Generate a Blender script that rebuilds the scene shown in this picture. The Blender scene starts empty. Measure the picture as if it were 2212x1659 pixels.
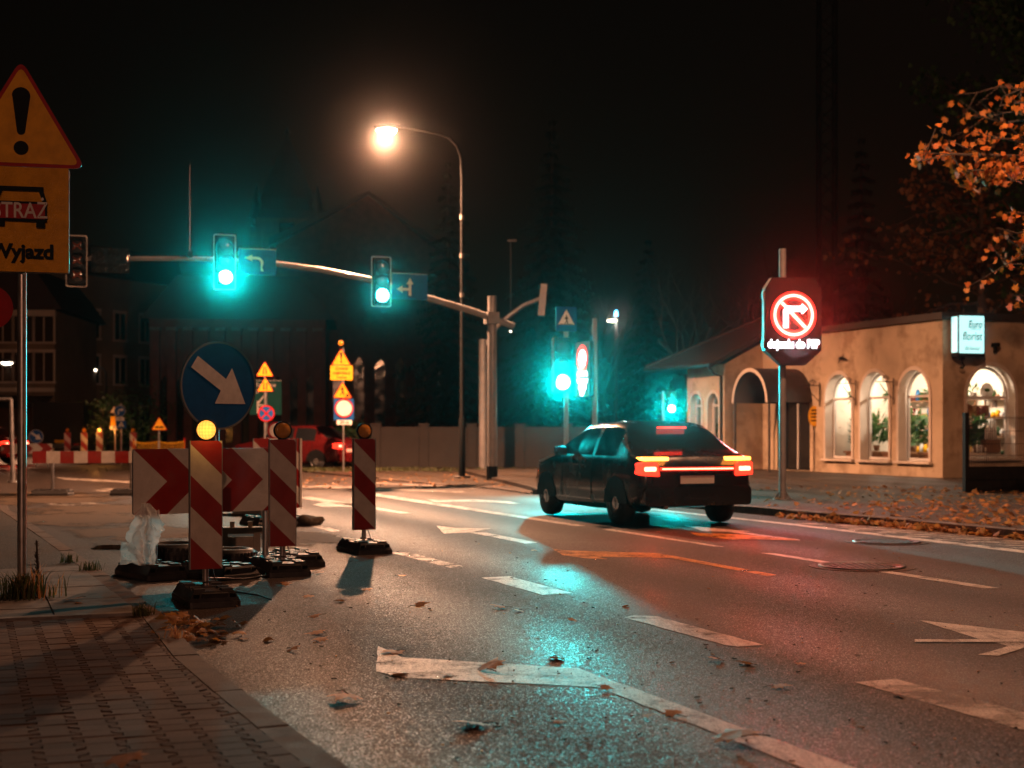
import bpy, bmesh, math, random
from math import radians as R, sin, cos, pi, sqrt, tan, atan2
from mathutils import Vector, Matrix
random.seed(7)
S = bpy.context.scene
C = S.collection
# ---------------------------------------------------------------- camera model (level lens, 50 mm, raised horizon)
H, F, CX, CY = 1.35, 3072.0, 1106.0, 927.0
TH = R(20.8)                                   # the street runs 20.8 degrees left of the view
U = Vector((-sin(TH), cos(TH), 0)); N = Vector((cos(TH), sin(TH), 0))
def at(px, py, Y): return Vector(((px-CX)/F*Y, Y, H-(py-CY)/F*Y))
def gr(px, py, z=0.0):
    Y = (H-z)*F/(py-CY); return Vector(((px-CX)/F*Y, Y, z))
def xat(px, Y): return (px-CX)/F*Y
# ---------------------------------------------------------------- materials
def nodes(name):
    m = bpy.data.materials.new(name); m.use_nodes = True
    nt = m.node_tree; b = nt.nodes['Principled BSDF']
    return m, nt, b
def nd(nt, t, **kw):
    n = nt.nodes.new(t)
    for k, v in kw.items():
        if k.startswith('i_'):
            n.inputs[int(k[2:]) if k[2:].isdigit() else k[2:].replace('_', ' ')].default_value = v
        else: setattr(n, k, v)
    return n
def lk(nt, a, b): nt.links.new(a, b)
def ramp(nt, fac, stops):
    r = nd(nt, 'ShaderNodeValToRGB'); e = r.color_ramp.elements
    while len(e) < len(stops): e.new(.5)
    for i, (p, c) in enumerate(stops):
        e[i].position = p; e[i].color = (c, c, c, 1) if isinstance(c, (int, float)) else (*c[:3], 1)
    lk(nt, fac, r.inputs[0]); return r
def noise(nt, vec, scale, detail=4, rough=.55):
    n = nd(nt, 'ShaderNodeTexNoise'); n.inputs['Scale'].default_value = scale
    n.inputs['Detail'].default_value = detail; n.inputs['Roughness'].default_value = rough
    lk(nt, vec, n.inputs['Vector']); return n
def mixc(nt, fac, a, b, mode='MIX'):
    n = nd(nt, 'ShaderNodeMix', data_type='RGBA', blend_type=mode)
    for s, v in ((0, fac), (6, a), (7, b)):
        if hasattr(v, 'links') or hasattr(v, 'is_output'): lk(nt, v, n.inputs[s])
        elif isinstance(v, (int, float)): n.inputs[s].default_value = v
        else: n.inputs[s].default_value = (*v[:3], 1)
    return n.outputs[2]
def math_(nt, op, a, b=None, c=None):
    n = nd(nt, 'ShaderNodeMath', operation=op)
    for i, v in enumerate((a, b, c)):
        if v is None: continue
        if isinstance(v, (int, float)): n.inputs[i].default_value = v
        else: lk(nt, v, n.inputs[i])
    return n.outputs[0]
def bumpto(nt, b, h, strength, dist=.01):
    n = nd(nt, 'ShaderNodeBump'); n.inputs['Strength'].default_value = strength; n.inputs['Distance'].default_value = dist
    lk(nt, h, n.inputs['Height']); lk(nt, n.outputs[0], b.inputs['Normal'])
def mat(name, col, rough=.6, metal=0., var=.25, vs=3., bump=.0, bs=40., spec=.5, dirt=None, rvar=.1):
    m, nt, b = nodes(name)
    tc = nd(nt, 'ShaderNodeTexCoord').outputs['Object']
    n = noise(nt, tc, vs, 5)
    lo = tuple(c*(1-var) for c in col); hi = tuple(min(1, c*(1+var*.6)) for c in col)
    r = ramp(nt, n.outputs[0], [(.3, lo), (.7, hi)]); c = r.outputs[0]
    if dirt:
        n2 = noise(nt, tc, dirt[1], 6, .65); d = ramp(nt, n2.outputs[0], [(dirt[2], 0.), (dirt[2]+.12, 1.)])
        c = mixc(nt, math_(nt, 'MULTIPLY', d.outputs[0], dirt[3]), c, dirt[0])
    lk(nt, c, b.inputs['Base Color'])
    rr = ramp(nt, n.outputs[0], [(.3, max(.02, rough-rvar)), (.7, min(1, rough+rvar))])
    lk(nt, rr.outputs[0], b.inputs['Roughness'])
    b.inputs['Metallic'].default_value = metal; b.inputs['Specular IOR Level'].default_value = spec
    if bump: bumpto(nt, b, noise(nt, tc, bs, 4).outputs[0], bump)
    return m
def emat(name, col, strength, sample=False):
    m, nt, b = nodes(name)
    b.inputs['Base Color'].default_value = (*[min(.8, c) for c in col], 1)
    b.inputs['Emission Color'].default_value = (*col, 1); b.inputs['Emission Strength'].default_value = strength
    b.inputs['Roughness'].default_value = .4
    if not sample: m.cycles.emission_sampling = 'NONE'
    return m
M = {}
M['galv'] = mat('galvanised_steel', (.42, .42, .42), .38, .85, .25, 6, .05, 60)
M['greysteel'] = mat('grey_painted_steel', (.25, .25, .25), .4, .3, .2, 4, .03, 40)
M['darksteel'] = mat('dark_steel', (.035, .036, .038), .5, .3, .3, 5)
M['black'] = mat('black_housing', (.009, .009, .0095), .55, 0, .3, 6, .03, 80, spec=.15)
M['lamppost'] = mat('dark_lamp_post_paint', (.012, .012, .012), .8, 0, .3, 5, spec=.1)
M['greypost'] = mat('weathered_grey_post', (.20, .19, .18), .5, .2, .25, 4, .05, 40)
M['rubber'] = mat('recycled_rubber', (.034, .033, .034), .5, 0, .45, 9, .25, 60, dirt=((.09, .08, .07), 14, .55, .35))
M['tyre'] = mat('tyre_rubber', (.016, .016, .017), .6, 0, .3, 12, .1, 70)
def signmat(name, col, rough=.32, cr=0.):
    m, nt, b = nodes(name)
    tc = nd(nt, 'ShaderNodeTexCoord').outputs['Object']
    n = noise(nt, tc, 9, 6, .6); r = ramp(nt, n.outputs[0], [(.25, tuple(c*.72 for c in col)), (.62, col)])
    lk(nt, r.outputs[0], b.inputs['Base Color'])
    v = nd(nt, 'ShaderNodeTexVoronoi', feature='F1'); v.inputs['Scale'].default_value = 130; lk(nt, tc, v.inputs['Vector'])
    b.inputs['Roughness'].default_value = rough if cr else rough+.18; b.inputs['Specular IOR Level'].default_value = .3 if cr else .12
    h = v.outputs['Distance']
    if cr:
        n3 = noise(nt, tc, 2.2, 3); h = math_(nt, 'ADD', math_(nt, 'MULTIPLY', h, .04), math_(nt, 'MULTIPLY', n3.outputs[0], cr))
        bumpto(nt, b, h, .9, .12)
    else: bumpto(nt, b, h, .12, .004)
    return m
M['s_yellow'] = signmat('yellow_sign_foil', (.80, .40, .02))
M['s_yellow_crinkled'] = signmat('yellow_crinkled_foil', (.80, .40, .02), .22, .55)
M['s_red'] = signmat('red_sign_foil', (.40, .012, .012))
M['s_blue'] = signmat('blue_sign_foil', (.008, .085, .30))
M['s_white'] = signmat('white_sign_foil', (.74, .72, .68))
M['s_black'] = signmat('black_sign_print', (.012, .012, .013), .5)
M['s_green'] = signmat('green_sign_foil', (.006, .075, .065))
M['tape'] = mat('dull_orange_tape', (.16, .035, .010), .6, 0, .3, 9, spec=.1)
M['s_back'] = mat('sign_back', (.30, .31, .32), .45, .6, .15, 5)
def stripemat(name, period, phase, kx, kabs, white_first, flip=1.):
    """coordinate c = kx*x + kabs*|z| or flip*z ; alternating bands, with dirt and small scuffs"""
    m, nt, b = nodes(name)
    tc = nd(nt, 'ShaderNodeTexCoord').outputs['Object']
    sp = nd(nt, 'ShaderNodeSeparateXYZ'); lk(nt, tc, sp.inputs[0])
    z = math_(nt, 'ABSOLUTE', sp.outputs[2]) if kabs else sp.outputs[2]
    c = math_(nt, 'ADD', math_(nt, 'MULTIPLY', sp.outputs[0], kx), math_(nt, 'MULTIPLY', z, kabs if kabs else flip))
    c = math_(nt, 'FRACT', math_(nt, 'DIVIDE', math_(nt, 'ADD', c, phase), period))
    band = math_(nt, 'GREATER_THAN', c, .5)
    w, r = (.70, .66, .60), (.34, .016, .012)
    n = noise(nt, tc, 5, 6, .65)
    wv = ramp(nt, n.outputs[0], [(.25, tuple(q*.72 for q in w)), (.65, w)]); rv = ramp(nt, n.outputs[0], [(.25, tuple(q*.7 for q in r)), (.7, r)])
    col = mixc(nt, band, wv.outputs[0], rv.outputs[0]) if white_first else mixc(nt, band, rv.outputs[0], wv.outputs[0])
    n2 = noise(nt, tc, 38, 5, .7); sc = ramp(nt, n2.outputs[0], [(.66, 0.), (.70, 1.)])
    col = mixc(nt, math_(nt, 'MULTIPLY', sc.outputs[0], .55), col, (.10, .075, .05))
    n3 = noise(nt, tc, 2.2, 5, .7); g = ramp(nt, n3.outputs[0], [(.52, 0.), (.75, .45)])
    col = mixc(nt, g.outputs[0], col, (.16, .12, .09))
    lk(nt, col, b.inputs['Base Color'])
    rr = ramp(nt, n3.outputs[0], [(.3, .28), (.7, .55)]); lk(nt, rr.outputs[0], b.inputs['Roughness'])
    bumpto(nt, b, n2.outputs[0], .08, .01)
    return m
M['stripe'] = stripemat('red_white_diagonal_foil', .485, .02, 1., 0, False, 1.)      # origin at the top left corner
M['chevron'] = stripemat('red_white_chevron_foil', .65, .0, 1., 1.08, True)
M['blocks'] = stripemat('red_white_block_foil', .54, .0, 1., 0, False, 0.0001)
# lights / lenses
CYAN = (.0, .80, .72); SOD = (1.0, .45, .235)
M['e_green'] = emat('lit_green_lens', (.22, 1., .95), 30)
M['e_lamp'] = emat('lit_lamp_glass', (1., .80, .58), 120)
M['e_lampfar'] = emat('lit_far_lamp_glass', (1., .82, .62), 9)
M['e_red'] = emat('lit_red_leds', (1., .20, .15), 9, True)
M['e_redring'] = emat('lit_red_ring_and_halo', (1., .03, .02), 2.6)  # also draws the red halo fringe round the message sign's symbol
M['e_tailcore'] = emat('lit_tail_lamp_core', (1., .22, .12), 9)
M['e_white'] = emat('lit_white_leds', (.85, .9, 1.), 5, True)
M['e_tail'] = emat('lit_tail_lamp', (1., .03, .012), 3.2)
M['e_ind'] = emat('lit_indicator_lamp', (1., .32, .04), 9)
M['e_box'] = emat('backlit_sign_panel', (.50, 1., .98), 1.15, True)
M['e_blue'] = emat('lit_blue_lamp', (.10, .55, 1.), 8)
def lensmat(name, col, es):
    m, nt, b = nodes(name)
    tc = nd(nt, 'ShaderNodeTexCoord').outputs['Object']
    sp = nd(nt, 'ShaderNodeSeparateXYZ'); lk(nt, tc, sp.inputs[0])
    gx = math_(nt, 'PINGPONG', math_(nt, 'MULTIPLY', sp.outputs[0], 90.), .5); gz = math_(nt, 'PINGPONG', math_(nt, 'MULTIPLY', sp.outputs[2], 90.), .5)
    g = math_(nt, 'MINIMUM', gx, gz); r = ramp(nt, g, [(.06, .35), (.25, 1.)])
    c = mixc(nt, 1., col, r.outputs[0], 'MULTIPLY'); lk(nt, c, b.inputs['Base Color'])
    b.inputs['Roughness'].default_value = .15; bumpto(nt, b, g, .6, .01)
    if es:
        lk(nt, c, b.inputs['Emission Color']); b.inputs['Emission Strength'].default_value = es
        m.cycles.emission_sampling = 'NONE'
    return m
M['amber_on'] = lensmat('lit_amber_lens', (1., .42, .06), 2.3)
M['amber_off'] = lensmat('amber_lens', (.85, .36, .02), 0)
M['glassdark'] = mat('dark_glass', (.012, .013, .015), .06, 0, .1, 2, spec=.8)
M['lens_dark'] = mat('unlit_signal_lens', (.03, .032, .033), .12, 0, .2, 9, spec=.8)
# ground materials
def facets(nt, b, tc, scale, k):
    """every grain of the surface gets its own tilt, so it glints on its own"""
    v = nd(nt, 'ShaderNodeTexVoronoi', feature='F1'); v.inputs['Scale'].default_value = scale; lk(nt, tc, v.inputs['Vector'])
    s = nd(nt, 'ShaderNodeVectorMath', operation='SUBTRACT'); lk(nt, v.outputs['Color'], s.inputs[0]); s.inputs[1].default_value = (.5, .5, .5)
    m = nd(nt, 'ShaderNodeVectorMath', operation='MULTIPLY'); lk(nt, s.outputs[0], m.inputs[0]); m.inputs[1].default_value = (k, k, 0)
    g = nd(nt, 'ShaderNodeNewGeometry'); ad = nd(nt, 'ShaderNodeVectorMath', operation='ADD'); lk(nt, m.outputs[0], ad.inputs[0]); lk(nt, g.outputs['Normal'], ad.inputs[1])
    no = nd(nt, 'ShaderNodeVectorMath', operation='NORMALIZE'); lk(nt, ad.outputs[0], no.inputs[0]); lk(nt, no.outputs[0], b.inputs['Normal'])
    return v
def asphalt(name, base, rough=.56, k=.36, spec=.3):
    m, nt, b = nodes(name)
    tc = nd(nt, 'ShaderNodeTexCoord').outputs['Object']
    n1 = noise(nt, tc, .35, 5); n2 = noise(nt, tc, 3.5, 6, .65)
    v = facets(nt, b, tc, 160., k)
    sx = nd(nt, 'ShaderNodeSeparateColor'); lk(nt, v.outputs['Color'], sx.inputs[0])
    g = ramp(nt, sx.outputs[2], [(.1, .5), (.75, 1.1), (.92, 2.), (1., 4.)])
    a = ramp(nt, n1.outputs[0], [(.3, tuple(c*.75 for c in base)), (.7, tuple(c*1.25 for c in base))])
    a2 = ramp(nt, n2.outputs[0], [(.3, .68), (.7, 1.15)])
    c = mixc(nt, 1., a.outputs[0], g.outputs[0], 'MULTIPLY'); c = mixc(nt, 1., c, a2.outputs[0], 'MULTIPLY')
    ve = nd(nt, 'ShaderNodeTexVoronoi', feature='DISTANCE_TO_EDGE'); ve.inputs['Scale'].default_value = .42        # wandering cracks
    wp = nd(nt, 'ShaderNodeVectorMath', operation='ADD'); lk(nt, tc, wp.inputs[0]); nw = noise(nt, tc, 2.2, 5, .7); lk(nt, nw.outputs['Color'], wp.inputs[1]); lk(nt, wp.outputs[0], ve.inputs['Vector'])
    cr = ramp(nt, ve.outputs[0], [(.004, 1.), (.012, 0.)]); cm = ramp(nt, n1.outputs[0], [(.48, 0.), (.56, .8)])
    c = mixc(nt, math_(nt, 'MULTIPLY', cr.outputs[0], cm.outputs[0]), c, (.008, .007, .006))
    lk(nt, c, b.inputs['Base Color'])
    sp = nd(nt, 'ShaderNodeSeparateXYZ'); lk(nt, tc, sp.inputs[0])          # wheel tracks: polished strips along the lanes
    across = math_(nt, 'ADD', math_(nt, 'MULTIPLY', sp.outputs[0], cos(TH)), math_(nt, 'MULTIPLY', sp.outputs[1], sin(TH)))
    tr = math_(nt, 'SINE', math_(nt, 'MULTIPLY', math_(nt, 'SUBTRACT', across, math_(nt, 'MULTIPLY', n1.outputs[0], .5)), 2*pi/1.72))
    rr = math_(nt, 'ADD', math_(nt, 'MULTIPLY', tr, .10), math_(nt, 'MULTIPLY', math_(nt, 'SUBTRACT', n2.outputs[0], .5), .2))
    lk(nt, math_(nt, 'MAXIMUM', math_(nt, 'ADD', math_(nt, 'ADD', rr, rough), math_(nt, 'MULTIPLY', ramp(nt, sx.outputs[1], [(.86, 0.), (.93, 1.)]).outputs[0], -.33)), .2), b.inputs['Roughness'])
    lk(nt, math_(nt, 'ADD', math_(nt, 'MULTIPLY', tr, .06), spec), b.inputs['Specular IOR Level'])
    return m
M['asphalt'] = asphalt('worn_asphalt', (.024, .0155, .0112), .74, .36, .36)
M['asphalt_patch'] = asphalt('dirty_asphalt', (.042, .032, .024), .68, .3, .2)
M['soil'] = mat('dark_soil', (.035, .028, .02), .9, 0, .4, 2, .5, 12, spec=.18)
M['concrete'] = mat('concrete', (.24, .23, .22), .75, 0, .3, 5, .25, 70, dirt=((.07, .06, .05), 3, .5, .6), spec=.18)
M['slab'] = mat('paving_slab', (.15, .14, .13), .7, 0, .3, 4, .25, 80, dirt=((.06, .05, .045), 5, .52, .6), spec=.18)
def pavermat(name, cols, rough=.8):
    m, nt, b = nodes(name)
    tc = nd(nt, 'ShaderNodeTexCoord').outputs['Object']
    geo = nd(nt, 'ShaderNodeNewGeometry')
    r = ramp(nt, geo.outputs['Random Per Island'], [(0, cols[0]), (.5, cols[1]), (1, cols[2])])
    n = noise(nt, tc, 160, 3, .7); r2 = ramp(nt, n.outputs[0], [(.3, .6), (.6, 1.05), (.75, 1.8)])
    n2 = noise(nt, tc, 1.2, 5); r3 = ramp(nt, n2.outputs[0], [(.3, .65), (.7, 1.15)])
    c = mixc(nt, 1., r.outputs[0], r2.outputs[0], 'MULTIPLY'); c = mixc(nt, 1., c, r3.outputs[0], 'MULTIPLY')
    lk(nt, c, b.inputs['Base Color']); b.inputs['Roughness'].default_value = rough
    b.inputs['Specular IOR Level'].default_value = .18; bumpto(nt, b, n.outputs[0], .35, .008); return m
M['paver'] = pavermat('concrete_pavers', ((.080, .052, .040), (.11, .072, .057), (.14, .095, .076)))
M['kerbstone'] = mat('grey_kerb_stone', (.13, .098, .08), .8, 0, .35, 7, .35, 90, dirt=((.03, .025, .02), 4, .5, .6), spec=.18)
M['joint'] = mat('sandy_joint', (.040, .034, .030), .95, 0, .4, 30, .3, 90, spec=.18)
def paintmat(name, col, wear=.62):
    m, nt, b = nodes(name)
    tc = nd(nt, 'ShaderNodeTexCoord').outputs['Object']
    n = noise(nt, tc, 2.6, 7, .68); w = ramp(nt, n.outputs[0], [(wear-.16, 1.), (wear+.03, .12)])
    n2 = noise(nt, tc, 110, 3, .75); g = ramp(nt, n2.outputs[0], [(.36, 0.), (.46, 1.)])
    mp = nd(nt, 'ShaderNodeMapping'); mp.inputs['Rotation'].default_value = (0, 0, -TH); mp.inputs['Scale'].default_value = (9, .8, 1); lk(nt, tc, mp.inputs[0])
    n3 = noise(nt, mp.outputs[0], 2.5, 5, .6); st = ramp(nt, n3.outputs[0], [(.46, 0.), (.7, .7)])
    c = mixc(nt, st.outputs[0], col, tuple(q*.38 for q in col)); n4 = noise(nt, tc, 14, 5, .7); c = mixc(nt, ramp(nt, n4.outputs[0], [(.5, 0.), (.7, .6)]).outputs[0], c, tuple(q*.45 for q in col))
    lk(nt, c, b.inputs['Base Color']); b.inputs['Roughness'].default_value = .5; b.inputs['Specular IOR Level'].default_value = .3
    bumpto(nt, b, n2.outputs[0], .3, .006)
    tp = nd(nt, 'ShaderNodeBsdfTransparent'); ms = nd(nt, 'ShaderNodeMixShader'); lk(nt, math_(nt, 'MULTIPLY', g.outputs[0], w.outputs[0]), ms.inputs[0]); lk(nt, tp.outputs[0], ms.inputs[1]); lk(nt, b.outputs[0], ms.inputs[2]); lk(nt, ms.outputs[0], nt.nodes['Material Output'].inputs[0])
    return m
M['paint'] = paintmat('worn_white_road_paint', (.60, .55, .50), .66)
M['paint_thin'] = paintmat('rubbed_off_road_paint', (.46, .41, .36), .58)
M['paint_yellow'] = paintmat('yellow_road_paint', (.62, .27, .05))
# building / plants
M['plaster'] = mat('ochre_plaster', (.52, .41, .29), .9, 0, .28, .8, .2, 50, dirt=((.20, .14, .09), 1.1, .50, .6), spec=.15)
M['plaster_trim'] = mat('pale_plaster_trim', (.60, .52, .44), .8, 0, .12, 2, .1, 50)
M['rooftile'] = mat('dark_roof_tiles', (.05, .028, .022), .7, 0, .3, 6, .3, 20)
M['roofedge'] = mat('dark_roof_edge', (.035, .027, .024), .6, 0, .2, 5)
M['pvc'] = mat('white_window_frame', (.62, .60, .57), .4, 0, .06, 4)
M['brick'] = mat('dark_red_brick', (.16, .06, .045), .85, 0, .35, 2, .3, 9)
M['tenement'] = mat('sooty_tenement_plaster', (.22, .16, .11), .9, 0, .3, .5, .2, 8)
M['slate'] = mat('spire_slate', (.03, .03, .033), .6, 0, .3, 2)
M['bark'] = mat('bark', (.05, .037, .028), .9, 0, .35, 6, .5, 30)
M['needles'] = mat('spruce_needles', (.014, .024, .014), .8, 0, .4, 3)
def leafmat(name, cols):
    m, nt, b = nodes(name)
    geo = nd(nt, 'ShaderNodeNewGeometry')
    n = len(cols); r = ramp(nt, geo.outputs['Random Per Island'], [(i/(n-1), c) for i, c in enumerate(cols)])
    tc = nd(nt, 'ShaderNodeTexCoord').outputs['Object']; nn = noise(nt, tc, 60, 4); r2 = ramp(nt, nn.outputs[0], [(.3, .6), (.7, 1.1)])
    c = mixc(nt, 1., r.outputs[0], r2.outputs[0], 'MULTIPLY')
    lk(nt, c, b.inputs['Base Color']); b.inputs['Roughness'].default_value = .6
    tr = nd(nt, 'ShaderNodeBsdfTranslucent'); lk(nt, c, tr.inputs[0])
    ms = nd(nt, 'ShaderNodeMixShader'); ms.inputs[0].default_value = .35
    lk(nt, b.outputs[0], ms.inputs[1]); lk(nt, tr.outputs[0], ms.inputs[2])
    lk(nt, ms.outputs[0], nt.nodes['Material Output'].inputs[0]); return m
M['maple'] = leafmat('orange_maple_leaves', ((.36, .08, .012), (.50, .17, .025), (.42, .11, .015), (.58, .22, .035)))
M['dimleaf'] = leafmat('dark_brown_leaves', ((.14, .05, .015), (.22, .09, .03), (.09, .035, .012)))
M['drybrown'] = leafmat('dry_brown_leaf', ((.62, .26, .09), (.75, .42, .18), (.45, .17, .05), (.80, .52, .28)))
M['litter'] = leafmat('leaf_litter', ((.20, .09, .03), (.45, .20, .05), (.12, .06, .03), (.60, .28, .07), (.30, .13, .04)))
M['green'] = leafmat('green_leaves', ((.02, .07, .015), (.05, .13, .03), (.03, .09, .02)))
M['grass'] = leafmat('grass_blades', ((.03, .05, .012), (.07, .09, .02), (.10, .08, .03)))
M['pink'] = leafmat('flower_petals', ((.7, .2, .25), (.8, .55, .45), (.75, .3, .1), (.8, .75, .65), (.7, .08, .08)))
M['wood'] = mat('brown_wood', (.20, .09, .04), .6, 0, .3, 6)
M['ceramic'] = mat('pale_ceramic', (.6, .58, .55), .3, 0, .1, 5)
M['bluevase'] = mat('blue_vase', (.01, .12, .30), .15, 0, .1, 3)
M['inwall'] = mat('shop_wall', (.72, .64, .54), .8, 0, .1, 2)
M['carpaint'] = mat('dark_car_paint', (.012, .010, .012), .25, .1, .1, 3, spec=.4)
M['carpaint'].node_tree.nodes['Principled BSDF'].inputs['Coat Weight'].default_value = .8; M['carpaint'].node_tree.nodes['Principled BSDF'].inputs['Coat Roughness'].default_value = .06
M['carred'] = mat('red_car_paint', (.10, .008, .008), .25, .2, .1, 3, spec=.7)
M['carsilver'] = mat('silver_car_paint', (.45, .44, .44), .28, .6, .1, 3)
M['chrome'] = mat('rim_metal', (.5, .5, .5), .25, .9, .1, 8)
M['oldwall'] = mat('dirty_wall_plaster', (.05, .045, .042), .9, 0, .3, 1.5, .2, 30)
M['plate'] = mat('blank_number_plate', (.7, .7, .66), .4, 0, .05, 5)
M['timber'] = mat('weathered_pale_timber', (.42, .36, .29), .75, 0, .3, 7, .2, 40)
M['sack'] = mat('dirty_sack_cloth', (.10, .085, .065), .9, 0, .35, 9, .5, 60, spec=.1)
M['rope'] = mat('black_cable', (.012, .012, .012), .5, 0, .2, 5)
def filmmat():
    m, nt, b = nodes('clear_crumpled_film')
    b.inputs['Base Color'].default_value = (.7, .75, .78, 1); b.inputs['Roughness'].default_value = .1; b.inputs['Specular IOR Level'].default_value = .9
    tc = nd(nt, 'ShaderNodeTexCoord').outputs['Object']; bumpto(nt, b, noise(nt, tc, 30, 4).outputs[0], .8, .03)
    tl = nd(nt, 'ShaderNodeBsdfTranslucent'); tl.inputs[0].default_value = (.7, .78, .8, 1); tp = nd(nt, 'ShaderNodeBsdfTransparent')
    m1 = nd(nt, 'ShaderNodeMixShader'); m1.inputs[0].default_value = .7; lk(nt, b.outputs[0], m1.inputs[1]); lk(nt, tl.outputs[0], m1.inputs[2])
    m2 = nd(nt, 'ShaderNodeMixShader'); m2.inputs[0].default_value = .62; lk(nt, m1.outputs[0], m2.inputs[1]); lk(nt, tp.outputs[0], m2.inputs[2])
    lk(nt, m2.outputs[0], nt.nodes['Material Output'].inputs[0]); return m
M['film'] = filmmat()
def foilmat():
    m, nt, b = nodes('black_wrapping_foil')
    b.inputs['Base Color'].default_value = (.012, .012, .013, 1); b.inputs['Roughness'].default_value = .3; b.inputs['Specular IOR Level'].default_value = 1.
    tc = nd(nt, 'ShaderNodeTexCoord').outputs['Object']; bumpto(nt, b, noise(nt, tc, 9, 5, .65).outputs[0], 1., .25); return m
M['foil'] = foilmat()
def dirtmat(name, col, sc, lo, rough):
    m, nt, b = nodes(name); tc = nd(nt, 'ShaderNodeTexCoord').outputs['Object']
    n = noise(nt, tc, sc, 6, .62); n2 = noise(nt, tc, sc*9, 5, .7); r2 = ramp(nt, n2.outputs[0], [(.3, tuple(c*.5 for c in col)), (.7, col)]); lk(nt, r2.outputs[0], b.inputs['Base Color'])
    b.inputs['Roughness'].default_value = rough; b.inputs['Specular IOR Level'].default_value = .15 if rough > .3 else .5
    tp = nd(nt, 'ShaderNodeBsdfTransparent'); ms = nd(nt, 'ShaderNodeMixShader')
    lv = nd(nt, 'ShaderNodeVertexColor' if False else 'ShaderNodeAttribute'); lv.attribute_name = 'edge'
    f = math_(nt, 'ADD', n.outputs[0], math_(nt, 'MULTIPLY', n2.outputs[0], .15)); f = math_(nt, 'SUBTRACT', f, math_(nt, 'MULTIPLY', lv.outputs['Fac'], .45))
    lk(nt, ramp(nt, f, [(lo, 0.), (lo+.05, 1.)]).outputs[0], ms.inputs[0]); lk(nt, tp.outputs[0], ms.inputs[1]); lk(nt, b.outputs[0], ms.inputs[2])
    lk(nt, ms.outputs[0], nt.nodes['Material Output'].inputs[0]); return m
M['dirt'] = dirtmat('sandy_dirt', (.13, .085, .05), 1.6, .36, .9)
M['puddle'] = dirtmat('puddle_water', (.012, .012, .012), 1.1, .34, .03)
M['tar'] = dirtmat('dark_tar_stain', (.012, .010, .009), 1.3, .42, .6)
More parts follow.
